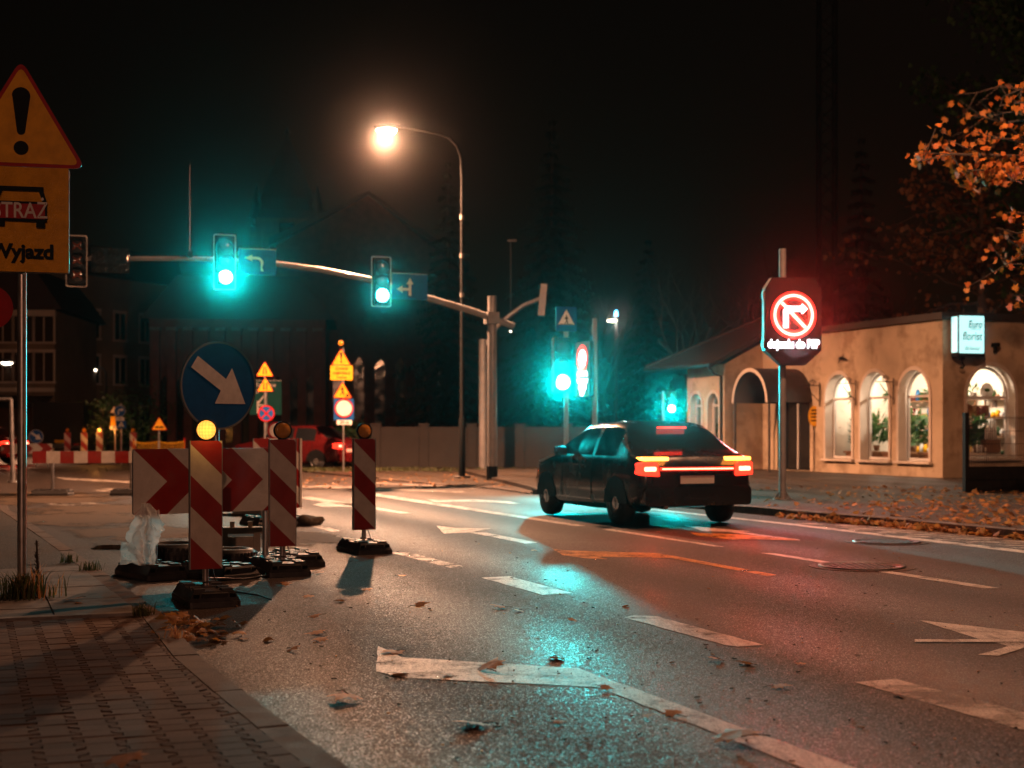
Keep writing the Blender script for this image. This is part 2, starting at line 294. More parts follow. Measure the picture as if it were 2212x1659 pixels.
# ---------------------------------------------------------------- mesh builder
class MB:
    def __init__(s): s.v = []; s.f = []; s.fm = []; s.sm = []; s.mats = []; s.T = Matrix.Identity(4)
    def mi(s, m):
        m = M[m]
        if m not in s.mats: s.mats.append(m)
        return s.mats.index(m)
    def pts(s, ps):
        i0 = len(s.v); s.v += [tuple(s.T @ Vector(p)) for p in ps]; return i0
    def poly(s, ps, m, smooth=False):
        i0 = s.pts(ps); s.f.append(list(range(i0, i0+len(ps)))); s.fm.append(s.mi(m)); s.sm.append(smooth)
    def grid(s, rows, m, close=False, smooth=True):
        n = len(rows[0]); i0 = s.pts([p for r in rows for p in r]); k = s.mi(m)
        for a in range(len(rows)-1):
            for b in range(n if close else n-1):
                b2 = (b+1) % n
                s.f.append([i0+a*n+b, i0+a*n+b2, i0+(a+1)*n+b2, i0+(a+1)*n+b]); s.fm.append(k); s.sm.append(smooth)
    def box(s, c, d, m, T=None):
        x, y, z = (q/2 for q in d); old = s.T
        s.T = s.T @ Matrix.Translation(c) @ (T if T else Matrix.Identity(4))
        P = [(-x,-y,-z),(x,-y,-z),(x,y,-z),(-x,y,-z),(-x,-y,z),(x,-y,z),(x,y,z),(-x,y,z)]
        i0 = s.pts(P); k = s.mi(m)
        for q in ((0,3,2,1),(4,5,6,7),(0,1,5,4),(1,2,6,5),(2,3,7,6),(3,0,4,7)):
            s.f.append([i0+j for j in q]); s.fm.append(k); s.sm.append(False)
        s.T = old
    def prism(s, p2, y0, y1, m, medge=None):
        """outline in x-z, front face at y0 (towards -y)"""
        n = len(p2); a = [(x, y0, z) for x, z in p2]; b = [(x, y1, z) for x, z in p2]
        s.poly(a, m); s.poly(b[::-1], medge or m)
        for i in range(n):
            j = (i+1) % n; s.poly([a[i], b[i], b[j], a[j]], medge or m)
    def flat(s, p2, y, m): s.poly([(x, y, z) for x, z in p2], m)
    def slab(s, p2, z0, z1, m, medge=None):
        """outline in x-y extruded upwards"""
        n = len(p2); a = [(x, y, z0) for x, y in p2]; b = [(x, y, z1) for x, y in p2]
        s.poly(b, m); s.poly(a[::-1], medge or m)
        for i in range(n):
            j = (i+1) % n; s.poly([a[i], a[j], b[j], b[i]], medge or m)
    def tube(s, ps, rs, m, n=10, caps=True, smooth=True):
        ps = [Vector(p) for p in ps]; rs = rs if hasattr(rs, '__len__') else [rs]*len(ps)
        rows = []; up = None
        for i, p in enumerate(ps):
            d = (ps[min(i+1, len(ps)-1)]-ps[max(i-1, 0)]).normalized()
            if up is None: up = d.orthogonal().normalized()
            a = (up - d*up.dot(d)).normalized(); up = a; b = d.cross(a)
            rows.append([p+(a*cos(2*pi*k/n)+b*sin(2*pi*k/n))*rs[i] for k in range(n)])
        s.grid(rows, m, True, smooth)
        if caps: s.poly(rows[0][::-1], m); s.poly(rows[-1], m)
    def lathe(s, prof, m, axis='z', n=24, c=(0, 0, 0)):
        """prof: (radius, height) list turned round z, or round y when axis is 'y'"""
        rows = []
        for r, h in prof:
            row = []
            for k in range(n):
                a = 2*pi*k/n
                row.append((c[0]+r*cos(a), c[1]+r*sin(a), c[2]+h) if axis == 'z' else (c[0]+r*cos(a), c[1]+h, c[2]+r*sin(a)) if axis == 'y' else (c[0]+h, c[1]+r*cos(a), c[2]+r*sin(a)))
            rows.append(row)
        s.grid(rows, m, True)
    def disc(s, c, r, m, axis='y', n=24, rz=None):
        s.poly([(c[0]+r*cos(2*pi*k/n), c[1], c[2]+(rz or r)*sin(2*pi*k/n)) if axis == 'y' else (c[0]+r*cos(2*pi*k/n), c[1]+r*sin(2*pi*k/n), c[2]) for k in range(n)], m)
    def ring(s, c, r0, r1, y, m, n=40):
        A = [(c[0]+r0*cos(2*pi*k/n), y, c[1]+r0*sin(2*pi*k/n)) for k in range(n)]; B = [(c[0]+r1*cos(2*pi*k/n), y, c[1]+r1*sin(2*pi*k/n)) for k in range(n)]
        s.grid([A, B], m, True, False)
    def build(s, name, parent=None, loc=None, label=None, **kw):
        me = bpy.data.meshes.new(name); me.from_pydata(s.v, [], s.f)
        for m in s.mats: me.materials.append(m)
        me.polygons.foreach_set('material_index', s.fm); me.polygons.foreach_set('use_smooth', s.sm)
        me.validate(); me.update()
        o = bpy.data.objects.new(name, me); C.objects.link(o)
        if parent: o.parent = parent
        if loc is not None: o.location = loc
        if label: o['label'] = label
        for k, v in kw.items(): o[k] = v
        return o
def thing(name, label, cat, loc=(0, 0, 0), rz=0., group=None):
    o = bpy.data.objects.new(name, None); C.objects.link(o); o.empty_display_size = .2
    o.location = loc; o.rotation_euler = (0, 0, rz); o['label'] = label; o['category'] = cat
    if group: o['group'] = group
    return o
def copytree(o, parent=None):
    c = o.copy(); C.objects.link(c)
    if parent: c.parent = parent
    for ch in list(o.children): copytree(ch, c)
    return c
def dup(o, loc, rz, label, group=None):
    c = copytree(o); c.location = loc; c.rotation_euler = (0, 0, rz); c['label'] = label
    if group: c['group'] = group
    return c
def rounded(pts, r, n=5):
    out = []; L = len(pts)
    for i in range(L):
        p, a, b = Vector(pts[i]), Vector(pts[i-1]), Vector(pts[(i+1) % L])
        u, v = (a-p).normalized(), (b-p).normalized(); ang = u.angle(v); d = min(r/tan(ang/2), (a-p).length*.49, (b-p).length*.49)
        p0, p1 = p+u*d, p+v*d
        for k in range(n+1):
            t = k/n; q = p0*(1-t)**2+p*2*t*(1-t)+p1*t*t; out.append((q.x, q.y))
    return out
def rect(x0, z0, x1, z1): return [(x0, z0), (x1, z0), (x1, z1), (x0, z1)]
def circ(cx, cz, r, n=32): return [(cx+r*cos(2*pi*k/n), cz+r*sin(2*pi*k/n)) for k in range(n)]
def arc(cx, cz, r, a0, a1, n=12): return [(cx+r*cos(a0+(a1-a0)*k/n), cz+r*sin(a0+(a1-a0)*k/n)) for k in range(n+1)]
def textmesh(mb, s, size, cx, cz, y, m, bold=0., ax=1.):
    cu = bpy.data.curves.new('lettering', 'FONT'); cu.body = s; cu.size = size; cu.align_x = 'CENTER'; cu.align_y = 'CENTER'; cu.offset = bold
    o = bpy.data.objects.new('lettering', cu); C.objects.link(o)
    dg = bpy.context.evaluated_depsgraph_get(); me = o.evaluated_get(dg).to_mesh()
    for p in me.polygons:
        mb.poly([(cx+me.vertices[i].co.x*ax, y, cz+me.vertices[i].co.y) for i in p.vertices], m)
    o.evaluated_get(dg).to_mesh_clear(); bpy.data.objects.remove(o); bpy.data.curves.remove(cu)
def light(name, kind, loc, power, col, radius=.1, parent=None, target=None, size=150, blend=.6):
    d = bpy.data.lights.new(name, kind); d.energy = power; d.color = col
    d.shadow_soft_size = radius
    if kind == 'SPOT': d.spot_size = R(size); d.spot_blend = blend
    o = bpy.data.objects.new(name, d); C.objects.link(o); o.location = loc
    if target is not None: o.rotation_euler = (Vector(target)-Vector(loc)).to_track_quat('-Z', 'Y').to_euler()
    if parent: o.parent = parent
    return o
HAZE, SKY = .00030, .0014
# ================================================================ GROUND
b = MB(); b.poly([(-320, -60, -.012), (320, -60, -.012), (320, 300, -.012), (-320, 300, -.012)], 'soil')
b.build('ground', kind='structure')
b = MB(); b.poly([(-90, -30, 0), (90, -30, 0), (90, 150, 0), (-90, 150, 0)], 'asphalt')
road = b.build('road', kind='structure')
# left pavement : kerb line from pixels on a nearly flush kerb
KZ = .035
KL = [gr(*p, KZ) for p in ((759, 1656), (629, 1565), (527, 1489), (431, 1414), (346, 1319), (211, 1224), (118, 1160), (20, 1100))]
d0 = (KL[0]-KL[1]).normalized(); KL.insert(0, KL[0]+d0*7)
last = KL[-1]; KL.append(last+U*1.5); KL.append(last+U*2.6-N*1.2); KL.append(last+U*3.0-N*3)
def offset(line, d):
    out = []
    for i, p in enumerate(line):
        t = (line[min(i+1, len(line)-1)]-line[max(i-1, 0)]).normalized(); out.append(p+Vector((-t.y, t.x, 0))*d)
    return out
KI = offset(KL, .15)
def kerb(name, outer, inner, z, m='kerbstone', stone=1.0):
    """row of kerb stones with open joints"""
    mb = MB(); acc = 0.; 
    for i in range(len(outer)-1):
        a, c, ai, ci = outer[i], outer[i+1], inner[i], inner[i+1]; L = (c-a).length; k = max(1, round(L/stone))
        for j in range(k):
            e = .009/L; t0, t1 = j/k+e, (j+1)/k-e
            q = [a.lerp(c, t0), a.lerp(c, t1), ai.lerp(ci, t1), ai.lerp(ci, t0)]; dz = random.uniform(-.004, .003)
            bz = random.uniform(.008, .014)
            n = (q[3]-q[0]).normalized()*bz
            lo = [Vector((p.x, p.y, -.02)) for p in q]; sh = [Vector((p.x, p.y, z+dz-bz)) for p in (q[0], q[1])]
            tp = [Vector((p.x, p.y, z+dz)) for p in (q[0]+n, q[1]+n, q[2], q[3])]
            flip = (q[1]-q[0]).cross(q[3]-q[0]).z < 0
            def f(ps): mb.poly(ps[::-1] if flip else ps, m)
            f(tp); f([sh[0], sh[1], tp[1], tp[0]]); f([lo[0], lo[1], sh[1], sh[0]]); f([lo[1], lo[2], tp[2], tp[1]]); f([sh[1], lo[1], tp[1]]); f([lo[3], lo[0], tp[0], tp[3]]); f([lo[2], lo[3], tp[3], tp[2]])
    return mb.build(name, kind='structure')
kerb('kerb', KL, KI, KZ)
def flatpoly(name, pts, z, m, skirt=True):
    mb = MB(); p2 = [(p[0], p[1]) for p in pts]
    A = sum(p2[i-1][0]*p2[i][1]-p2[i][0]*p2[i-1][1] for i in range(len(p2)))
    if A < 0: p2 = p2[::-1]
    mb.slab(p2, -.02, z, m); return mb.build(name, kind='structure')
# pavement base (joint sand) and, over it, pavers / slabs as real stones
flatpoly('pavement_bed', KI[:-1]+[Vector((-60, KI[-2].y, 0)), Vector((-60, -10, 0))], KZ-.014, 'joint')
def kerbx(y):
    for i in range(len(KI)-1):
        a, c = KI[i], KI[i+1]
        if a.y <= y <= c.y: return a.x+(c.x-a.x)*(y-a.y)/(c.y-a.y)-.006
    return -99
def inside_left(x, y):
    for i in range(len(KI)-1):
        a, c = KI[i], KI[i+1]
        if a.y <= y <= c.y: return x < a.x+(c.x-a.x)*(y-a.y)/(c.y-a.y)-.012
    return False
yb = gr(316, 1325, KZ)                                   # border between pavers and slabs runs square to the kerb
KD = (gr(346, 1319, KZ)-gr(527, 1489, KZ)).normalized(); KN = Vector((KD.y, -KD.x, 0))
def kloc(x, y): v = Vector((x, y, 0))-Vector((yb.x, yb.y, 0)); return v.dot(KN), v.dot(KD)
mb = MB(); pc, pr, am = .168, .128, .021
def edge(t): t %= 1.; return am if t < .14 or t > .86 else am-(t-.14)/.16*2*am if t < .30 else -am if t < .70 else -am+(t-.70)/.16*2*am
for i in range(-34, 2):
    for j in range(-58, 0):
        st = .5 if i % 2 else 0.; y0, y1 = (j+st)*pr, (j+st+1)*pr; yc = (y0+y1)/2; g = .0022
        if y1 > -.03: continue
        ce = Vector((yb.x, yb.y, 0))+KN*(i*pc)+KD*yc
        if ce.y < 4.6 or ce.x < -4.6 or not inside_left(ce.x-.125, ce.y): continue
        ts = [0, .14, .30, .70, .86, 1]; sgn = 1
        right = [(pc/2+edge(t)-g, y0+(y1-y0)*t) for t in ts]; left = [(-pc/2-edge(t)+g, y0+(y1-y0)*t) for t in ts]
        right = [(x, min(max(y, y0+g), y1-g)) for x, y in right]; left = [(x, min(max(y, y0+g), y1-g)) for x, y in left]
        ol = right+left[::-1]; dz = random.uniform(-.0025, .0025); tx, ty = random.uniform(-.012, .012), random.uniform(-.012, .012)
        def P(x, y, z):
            q = Vector((yb.x, yb.y, 0))+KN*(i*pc+x)+KD*y; return (min(q.x, kerbx(q.y)), q.y, KZ+z+dz+x*tx+(y-yc)*ty)
        top = [P(x*.985, yc+(y-yc)*.955, 0) for x, y in ol]; sh = [P(x, y, -.004) for x, y in ol]; lo = [P(x, y, -.02) for x, y in ol]
        i0 = mb.pts(top+sh+lo); n = len(ol); k = mb.mi('paver')
        mb.f.append([i0+q for q in range(n)]); mb.fm.append(k); mb.sm.append(False)
        for a in (0, 1):
            for q in range(n): mb.f.append([i0+a*n+(q+1) % n, i0+a*n+q, i0+(a+1)*n+q, i0+(a+1)*n+(q+1) % n]); mb.fm.append(k); mb.sm.append(False)
mb.build('pavement', kind='structure')
# slabs 0.5 m beyond the border, brown rough strip after them
mb = MB()
for i in range(-9, 2):
    for j in range(0, 8):
        w, l = .60, .46; x0, y0 = -.62-i*-w-w*.5+.32, j*l+.09
        cx, cy = x0+w/2, y0+l/2
        c = Vector((yb.x, yb.y, 0))+KN*(cx-.02)+KD*cy
        if not inside_left(c.x-.22, c.y): continue
        q = [Vector((yb.x, yb.y, 0))+KN*(cx-.02+sx*(w/2-.006))+KD*(cy+sy*(l/2-.004)) for sx, sy in ((-1,-1),(1,-1),(1,1),(-1,1))]
        dz = random.uniform(-.004, .003)
        mb.slab([(min(p.x, kerbx(p.y)), p.y) for p in q], KZ-.02, KZ+.004+dz, 'slab')
q = [Vector((yb.x, yb.y, 0))+KN*x+KD*y for x, y in ((-6, -.02), (-.02, -.02), (-.02, .07), (-6, .07))]
mb.slab([(p.x, p.y) for p in q], KZ-.02, KZ+.012, 'concrete')
mb.build('footpath_slabs', kind='structure')
a = Vector((yb.x, yb.y, 0))+KD*3.85
ki = [p for p in KI if p.y > a.y+.3][:-1]
flatpoly('footpath', [a-KN*.03]+[p-Vector((.01, 0, 0)) for p in ki]+[Vector((-60, ki[-1].y, 0)), a-KN*40], KZ-.004, 'asphalt_patch')
# right pavement
KRp = [(2600, 1178), (2212, 1145), (1960, 1122), (1694, 1100), (1400, 1075), (1240, 1062), (1150, 1055)]
KR = [gr(*p, .12) for p in KRp]; KR.insert(0, KR[0]+(KR[0]-KR[1]).normalized()*14)
low = [gr(*p, .03) for p in ((1067, 1054), (960, 1047), (887, 1039), (815, 1033))]
KRs = offset(KR, -.16); lows = offset([KR[-1]]+low, -.16)
kerb('kerb', KR, KRs, .12)
kerb('kerb', [Vector((KR[-1].x-.05, KR[-1].y+.05, 0))]+low, lows, .035)
corner = low[-1]
flatpoly('pavement', KRs+[corner+U*8, Vector((-7, 46, 0)), Vector((60, 60, 0)), Vector((60, -6, 0))], .115, 'asphalt_patch') if 0 else None
flatpoly('pavement', KRs+[KRs[-1]+U*14+N*3, Vector((34, 50, 0)), Vector((34, -4, 0))], .112, 'asphalt_patch')
flatpoly('pavement', [KRs[-1]+N*.02]+lows[1:]+[lows[-1]+U*7-N*.6, lows[-1]+U*10+N*1, KRs[-1]+U*13.8+N*3], .030, 'asphalt_patch')
# markings: parts of the road
def zp(x0, y0, sc, pts): return [((x0+x/sc)*.864, (y0+y/sc)*.864) for x, y in pts]
def mark(name, pts, m='paint', z=.004):
    mb = MB(); p0 = [gr(x, y, z) for x, y in pts]; p3 = []
    for i, a in enumerate(p0):                               # slightly ragged paint edges
        c = p0[(i+1) % len(p0)]; k = max(1, min(30, int((c-a).length/.12)))
        for j in range(k): e = 0 if j == 0 else .005; p3.append(a.lerp(c, j/k)+Vector((random.uniform(-e, e), random.uniform(-e, e)*1.6, 0)))
    A = sum(p3[i-1].x*p3[i].y-p3[i].x*p3[i-1].y for i in range(len(p3)))
    mb.poly(p3 if A > 0 else p3[::-1], m); return mb.build(name, road)
a1, a2, a3, a4 = (900, 1160, 3.687), (1400, 1280, 3.687), (1960, 1200, 3.687), (1960, 1450, 3.687)
mark('road_arrow', [(816.9, 1395.7), (868, 1419.5), (1000, 1428), (1248.9, 1443), (1292.6, 1484), (934.4, 1466.3), (874, 1463.6), (812.8, 1449.9)])
mark('road_arrow', [(1249.4, 1443.3), (1847, 1659), (2100, 1752), (1960, 1752), (1738, 1659), (1293.5, 1484)], 'paint')
mark('lane_line', zp(*a2, [(590, 970), (690, 950), (890, 960), (1880, 1225), (1640, 1240), (1520, 1225)]))
mark('lane_line', [(1845.8, 1473), (1934.8, 1466), (2212, 1538.7), (2420, 1593), (2420, 1641), (2212, 1577.4), (1902, 1489)], 'paint_thin')
mark('lane_line', [(1040, 1247.5), (1100, 1244.5), (1236, 1281), (1172, 1285)])
mark('lane_line', zp(*a1, [(280, 815), (440, 810), (960, 945), (830, 955)]), 'paint_thin')
mark('lane_line', [(694, 1155), (718.5, 1154.4), (803, 1174), (787, 1175.7)], 'paint_thin')
mark('lane_line', [(640, 1128), (668, 1127.5), (745, 1149), (722, 1150)], 'paint_thin')
mark('lane_line', [(1643, 1194.3), (1670, 1194.6), (2160, 1270), (2125, 1271)])
mark('lane_line', zp(*a2, [(385, 160), (480, 158), (1520, 320), (1420, 318)]))
mark('lane_line', [(780, 1063.5), (800, 1063.8), (1266, 1135.8), (1240, 1136), (780, 1066.8)])
mark('lane_line', [(650, 1074), (670, 1073), (888, 1108.3), (868, 1109), (650, 1076.5)])
mark('road_arrow', [(943, 1135.3), (984, 1140.5), (1060, 1141.6), (1012, 1150), (959, 1152.3)])
mark('road_arrow', [(1008, 1148.7), (1052, 1151), (1162, 1172), (1136, 1174.5)])
mark('road_arrow', [(1192, 1185), (1222, 1189), (1413.5, 1194.5), (1451, 1199.7), (1678, 1241.8), (1657, 1244), (1446.3, 1204.8), (1289, 1202.5), (1317.4, 1208.3), (1273, 1206.7), (1215, 1199)], 'paint_yellow')
mark('road_arrow', zp(*a2, [(1140, 122), (1760, 180), (1640, 180), (2212, 254), (2212, 267), (1530, 180), (1330, 178)]))
mark('road_arrow', zp(*a2, [(1195, 186), (1260, 193), (1660, 206), (2140, 246), (2212, 263), (2080, 258), (1610, 247), (1690, 257), (1560, 252), (1250, 215)]), 'paint_yellow', .0045)
mark('road_arrow', [(922, 1078.5), (955, 1080), (1030, 1079), (1098, 1083), (1125, 1087.5), (1108, 1088.3), (1075, 1085.4), (1010, 1083.5), (940, 1084.3)])
mark('road_arrow', [(675, 1090), (700, 1085), (762, 1087), (790, 1091), (760, 1094), (700, 1095)])
mark('stop_line', [(640, 1052), (700, 1048), (1010, 1062), (990, 1064.5)], 'paint_thin')
mark('stop_line', [(795, 1041.5), (1000, 1050), (1062, 1054), (1030, 1055.5), (795, 1043.5)], 'paint_thin')
mark('road_arrow', zp(*a4, [(1240, 368), (2212, 478), (2700, 520), (2700, 560), (2212, 541), (1790, 541)]))
mark('road_arrow', zp(*a4, [(1945, 575), (2150, 573), (2200, 578), (2070, 610)]))
mark('lane_line', zp(*a4, [(1205, 546), (2212, 544), (2800, 543), (2800, 571), (2212, 570), (1205, 570)]), 'paint', .0085)
mark('road_arrow', zp(*a4, [(1785, 688), (2212, 574), (2500, 573), (2212, 622), (1980, 697)]), 'paint', .0045)
mark('edge_line', [(1330, 1091), (1693, 1129), (2212, 1188.6), (2500, 1222), (2500, 1229), (2212, 1194.2), (1693, 1132.3), (1320, 1092)])
for i, (x, y) in enumerate(((1712, 1129), (1770, 1136), (1830, 1142.5), (1890, 1149), (1950, 1156.5), (2015, 1164), (2085, 1172), (2160, 1180.5), (2240, 1190))):
    L = 250+i*28; y = y-.2
    mark('hatch_line', [(x, y), (x+14, y), (x+L, y+L*.048), (x+L, y+2.6+L*.048), (x+10, y+2.6)], 'paint_thin')
mark('patch_edge', [(60, 1105), (240, 1100), (330, 1112), (560, 1110), (640, 1128), (700, 1178), (690, 1200), (480, 1242), (330, 1225), (235, 1190), (150, 1150)], 'asphalt_patch', .002)
mark('lane_line', [(60, 1083), (140, 1078), (250, 1092), (160, 1096)], 'paint_thin'); mark('lane_line', [(235, 1054), (300, 1062), (285, 1066), (200, 1060)], 'paint_thin'); mark('lane_line', [(120, 1031), (285, 1040), (280, 1043), (140, 1036)], 'paint_thin')
def stain(name, px, py, rx, ry, m, z):
    """irregular film on the road: rings of vertices with an edge attribute that frays the outline"""
    c = gr(px, py, z); n, k = 28, 7; vs, fs, at_ = [(0, 0, 0)], [], [0.]
    for i in range(1, k+1):
        for j in range(n): a = 2*pi*j/n; v_ = N*(rx*i/k*cos(a))+U*(ry*i/k*sin(a)); vs.append((v_.x, v_.y, 0)); at_.append((i/k)**2)
    for j in range(n): fs.append((0, 1+j, 1+(j+1) % n))
    for i in range(k-1):
        for j in range(n): a = 1+i*n+j; b_ = 1+i*n+(j+1) % n; fs.append((a, a+n, b_+n, b_))
    me = bpy.data.meshes.new(name); me.from_pydata(vs, [], fs); me.materials.append(M[m]); al = me.attributes.new('edge', 'FLOAT', 'POINT'); al.data.foreach_set('value', at_); me.update()
    o = bpy.data.objects.new(name, me); C.objects.link(o); o.location = c; o.parent = road
for i, (px, py, rx, ry) in enumerate(((300, 1150, 1.3, 2.), (560, 1160, 1.2, 2.2), (690, 1160, .45, 1.6), (150, 1120, 1.6, 2.5), (90, 1075, 2., 4.), (250, 1100, 2., 2.5))): stain('dirt_patch', px, py, rx, ry, 'dirt', .0052+.0004*i)
for i, (px, py, rx, ry) in enumerate(((275, 1180, .6, .45), (515, 1111, .8, .5))): stain('puddle', px, py, rx, ry, 'puddle', .0100+.0004*i)
def manhole(px, py, r, label):
    o = thing('manhole_cover', label, 'manhole cover', gr(px, py))
    mb = MB(); n = 40
    mb.slab([(r*1.22*cos(2*pi*k/n), r*1.22*sin(2*pi*k/n)) for k in range(n)], 0, .006, 'asphalt_patch'); mb.build('surround', o)
    mb = MB(); mb.lathe([(r, .004), (r, .016), (r*.9, .018), (r*.88, .010), (0.001, .010)], 'darksteel', n=40)
    for i in range(-4, 5):
        for j in range(-4, 5):
            x, y = i*r*.17, j*r*.17
            if x*x+y*y < (r*.76)**2: mb.box((x, y, .012), (.05, .05, .008), 'darksteel')
    mb.build('cover', o)
manhole(1862, 1224.5, .42, 'round iron manhole cover breaking the dashed lane line')
manhole(1915, 1171, .40, 'round iron manhole cover near the hatched kerb area')
# ================================================================ SIGN PARTS
def tri(cx, cz, side, r=.0):
    h = side*.866; p = [(cx-side/2, cz-h/3), (cx+side/2, cz-h/3), (cx, cz+2*h/3)]
    return rounded(p, r) if r else p
def signplate(parent, name, outline, face, y=0., border=None, inner=None, th=.012, extra=None, back='s_back', label=None):
    mb = MB(); mb.prism(outline, y, y+th, border or face, back)
    if inner: mb.flat(inner, y-.0025, face)
    if extra: extra(mb, y-.005)
    return mb.build(name, parent, label=label)
def post(parent, h, r=.03, z0=0., y=.03, m='galv', x=0.):
    mb = MB(); mb.tube([(x, y, z0), (x, y, h)], r, m, 14); return mb.build('post', parent)
def clips(parent, zs, y=.03, r=.036):
    for z in zs:
        mb = MB(); mb.tube([(0, y, z-.02), (0, y, z+.02)], r, 'darksteel', 12); mb.build('clamp', parent)
def arrow2(p0, p1, w, hw, hl):
    p0, p1 = Vector(p0), Vector(p1); d = (p1-p0).normalized(); n = Vector((-d.y, d.x)); q = p1-d*hl
    return [tuple(p0-n*w/2), tuple(q-n*w/2), tuple(q-n*hw/2), tuple(p1), tuple(q+n*hw/2), tuple(q+n*w/2), tuple(p0+n*w/2)]
def exclaim(mb, y, cx, z0, h, m='s_black'):
    w = h*.13; b0 = z0+h*.30
    ol = arc(cx, z0+h-w, w, 0, pi, 10)+[(cx-w*.95, z0+h-w)]+arc(cx, b0+w*.45, w*.45, pi, 2*pi, 8)
    mb.flat(ol, y, m); mb.flat(circ(cx, z0+h*.11, h*.105, 20), y, m)
# ---------------------------------------------------------------- left warning sign
P0 = gr(46, 1290, KZ)
t = thing('road_sign', 'tall grey post with big orange warning triangle and crinkled yellow fire exit plate', 'road sign', P0, R(14))
k = P0.y/F                                              # metres per pixel at the sign
zt = lambda py: H-(py-CY)*k
post(t, zt(160), .036, y=.06); clips(t, [zt(300), zt(420), zt(560)], y=.06, r=.042)
side = 268*k; cz = zt(370)+side*.866/3
signplate(t, 'warning_triangle', tri(0, cz, side, .055), 's_yellow', -.012, 's_red', tri(0, cz+.0, side*.90, .035), extra=lambda mb, y: exclaim(mb, y, 0, cz-side*.20, side*.55))
w2 = 98*k; zb, zt2 = zt(598), zt(372)
def fire(mb, y):
    cx = 0; a, b_ = zt(470), k
    L = lambda p: [((x-50)*b_, zt(z)) for x, z in p]
    for q in (L([(3, 415), (97, 415), (97, 424), (3, 424)]), L([(3, 424), (13, 424), (4, 447), (-4, 447)]), L([(87, 424), (97, 424), (104, 447), (95, 447)]),
              L([(-4, 447), (104, 447), (104, 452), (-4, 452)]), L([(-4, 484), (104, 484), (104, 490), (-4, 490)]), L([(-4, 452), (0, 452), (0, 484), (-4, 484)]), L([(100, 452), (104, 452), (104, 484), (100, 484)]),
              L([(2, 490), (18, 490), (18, 502), (2, 502)]), L([(82, 490), (100, 490), (100, 503), (82, 503)])): mb.flat(q[::-1], y, 's_black')
    mb.flat(L([(0, 452), (100, 452), (100, 484), (0, 484)])[::-1], y, 's_red')
    textmesh(mb, 'STRAŻ', 36*k*1.3, 0, zt(468), y-.002, 's_white', .002, .82)
    textmesh(mb, 'Wyjazd', 35*k*1.22, 3*k, zt(556), y, 's_black', .006, 1.0)
def wavy(parent, name, x0, x1, z0, z1, m, extra):
    mb = MB(); n = 14; rows = []
    def dy(u, v): return -.006*sin(7*v+2.*u)-.010*sin(3.1*u+4*v)-.018*max(0, (u-.86))*sin(v*9)*4-.02*max(0, v-.86)*4*sin(6*u+1)
    rows = [[(x0+(x1-x0)*i/n, -.040+dy(i/n, j/n)*.7, z0+(z1-z0)*j/n) for i in range(n+1)] for j in range(n+1)]
    mb.grid(rows, m); 
    mb.prism(rounded(rect(x0-.004, z0-.004, x1+.004, z1+.004), .02), .0, .012, 's_back')
    extra(mb, -.066); return mb.build(name, parent)
wavy(t, 'fire_exit_plate', -w2, w2, zb, zt2, 's_yellow_crinkled', fire)
# grass and a dry stalk at its foot
mb = MB()
def blades(mb, n, cx, cy, r, h, m='grass', z=0.):
    for _ in range(n):
        a, q = random.uniform(0, 2*pi), abs(random.gauss(0, r)); x, y = cx+q*cos(a), cy+q*sin(a); L = h*random.uniform(.35, 1.); b_ = random.uniform(0, 2*pi); w = random.uniform(.003, .007); ln = random.uniform(.15, .75)*L
        dx, dy = cos(b_), sin(b_); px, py = -dy*w, dx*w
        m1 = (x+dx*ln*.35, y+dy*ln*.35, z+L*.62); e = (x+dx*ln, y+dy*ln, z+L*random.uniform(.75, 1))
        mb.poly([(x-px, y-py, z), (x+px, y+py, z), (m1[0]+px*.7, m1[1]+py*.7, m1[2]), (m1[0]-px*.7, m1[1]-py*.7, m1[2])], m); mb.poly([(m1[0]-px*.7, m1[1]-py*.7, m1[2]), (m1[0]+px*.7, m1[1]+py*.7, m1[2]), e], m)
blades(mb, 420, 0, 0, .13, .26); blades(mb, 60, .08, .02, .12, .3, 'drybrown')
mb.build('grass_tuft', loc=P0+Vector((.03, -.03, 0)), label='weedy grass tuft growing round the foot of the tall sign post', category='grass tuft')
mb = MB(); mb.tube([(0, 0, 0), (.01, 0, .2), (-.005, .01, .42)], [.012, .010, .008], 'bark', 7)
for i in range(90):
    z = random.uniform(.03, .42); a = random.uniform(0, 2*pi); mb.tube([(0, 0, z), (.022*cos(a), .022*sin(a), z+.015)], [.004, .002], 'bark', 4)
mb.tube([(0, -.012, .23), (-.05, -.02, .228), (-.105, -.01, .225)], .003, 'rope', 6)
mb.build('dry_stalk', loc=gr(75, 1283, KZ)+Vector((0, .05, 0)), label='dry dark plant stalk tied with wire to the tall sign post', category='plant stalk')
for px, py, n in ((322, 1330, 45), (205, 1232, 22), (395, 1378, 18), (160, 1215, 26)):
    mb = MB(); blades(mb, n*2, 0, 0, .055, .12, 'grass' if n > 20 else 'drybrown'); mb.build('weed', loc=gr(px, py, KZ)-Vector((.05, 0, 0)), label={322: 'small weed growing from the kerb joint at the paver corner', 205: 'weed clump on the kerb by the front barrier foot', 395: 'tiny dry weed in the kerb joint beside the pavers', 160: 'dark weed clump at the end of the pale slabs'}[px], category='weed')
# red round sign cut by the left edge
t = thing('road_sign', 'red round sign cut off by the left edge of the view', 'road sign', Vector((xat(-22, 13.5), 13.5, KZ)), R(25))
zc = H-(672-CY)/F*13.5
post(t, zc+.3, .03); signplate(t, 'sign_face', circ(0, zc, .21, 36), 's_red', -.012, 's_red', circ(0, zc, .2, 36))
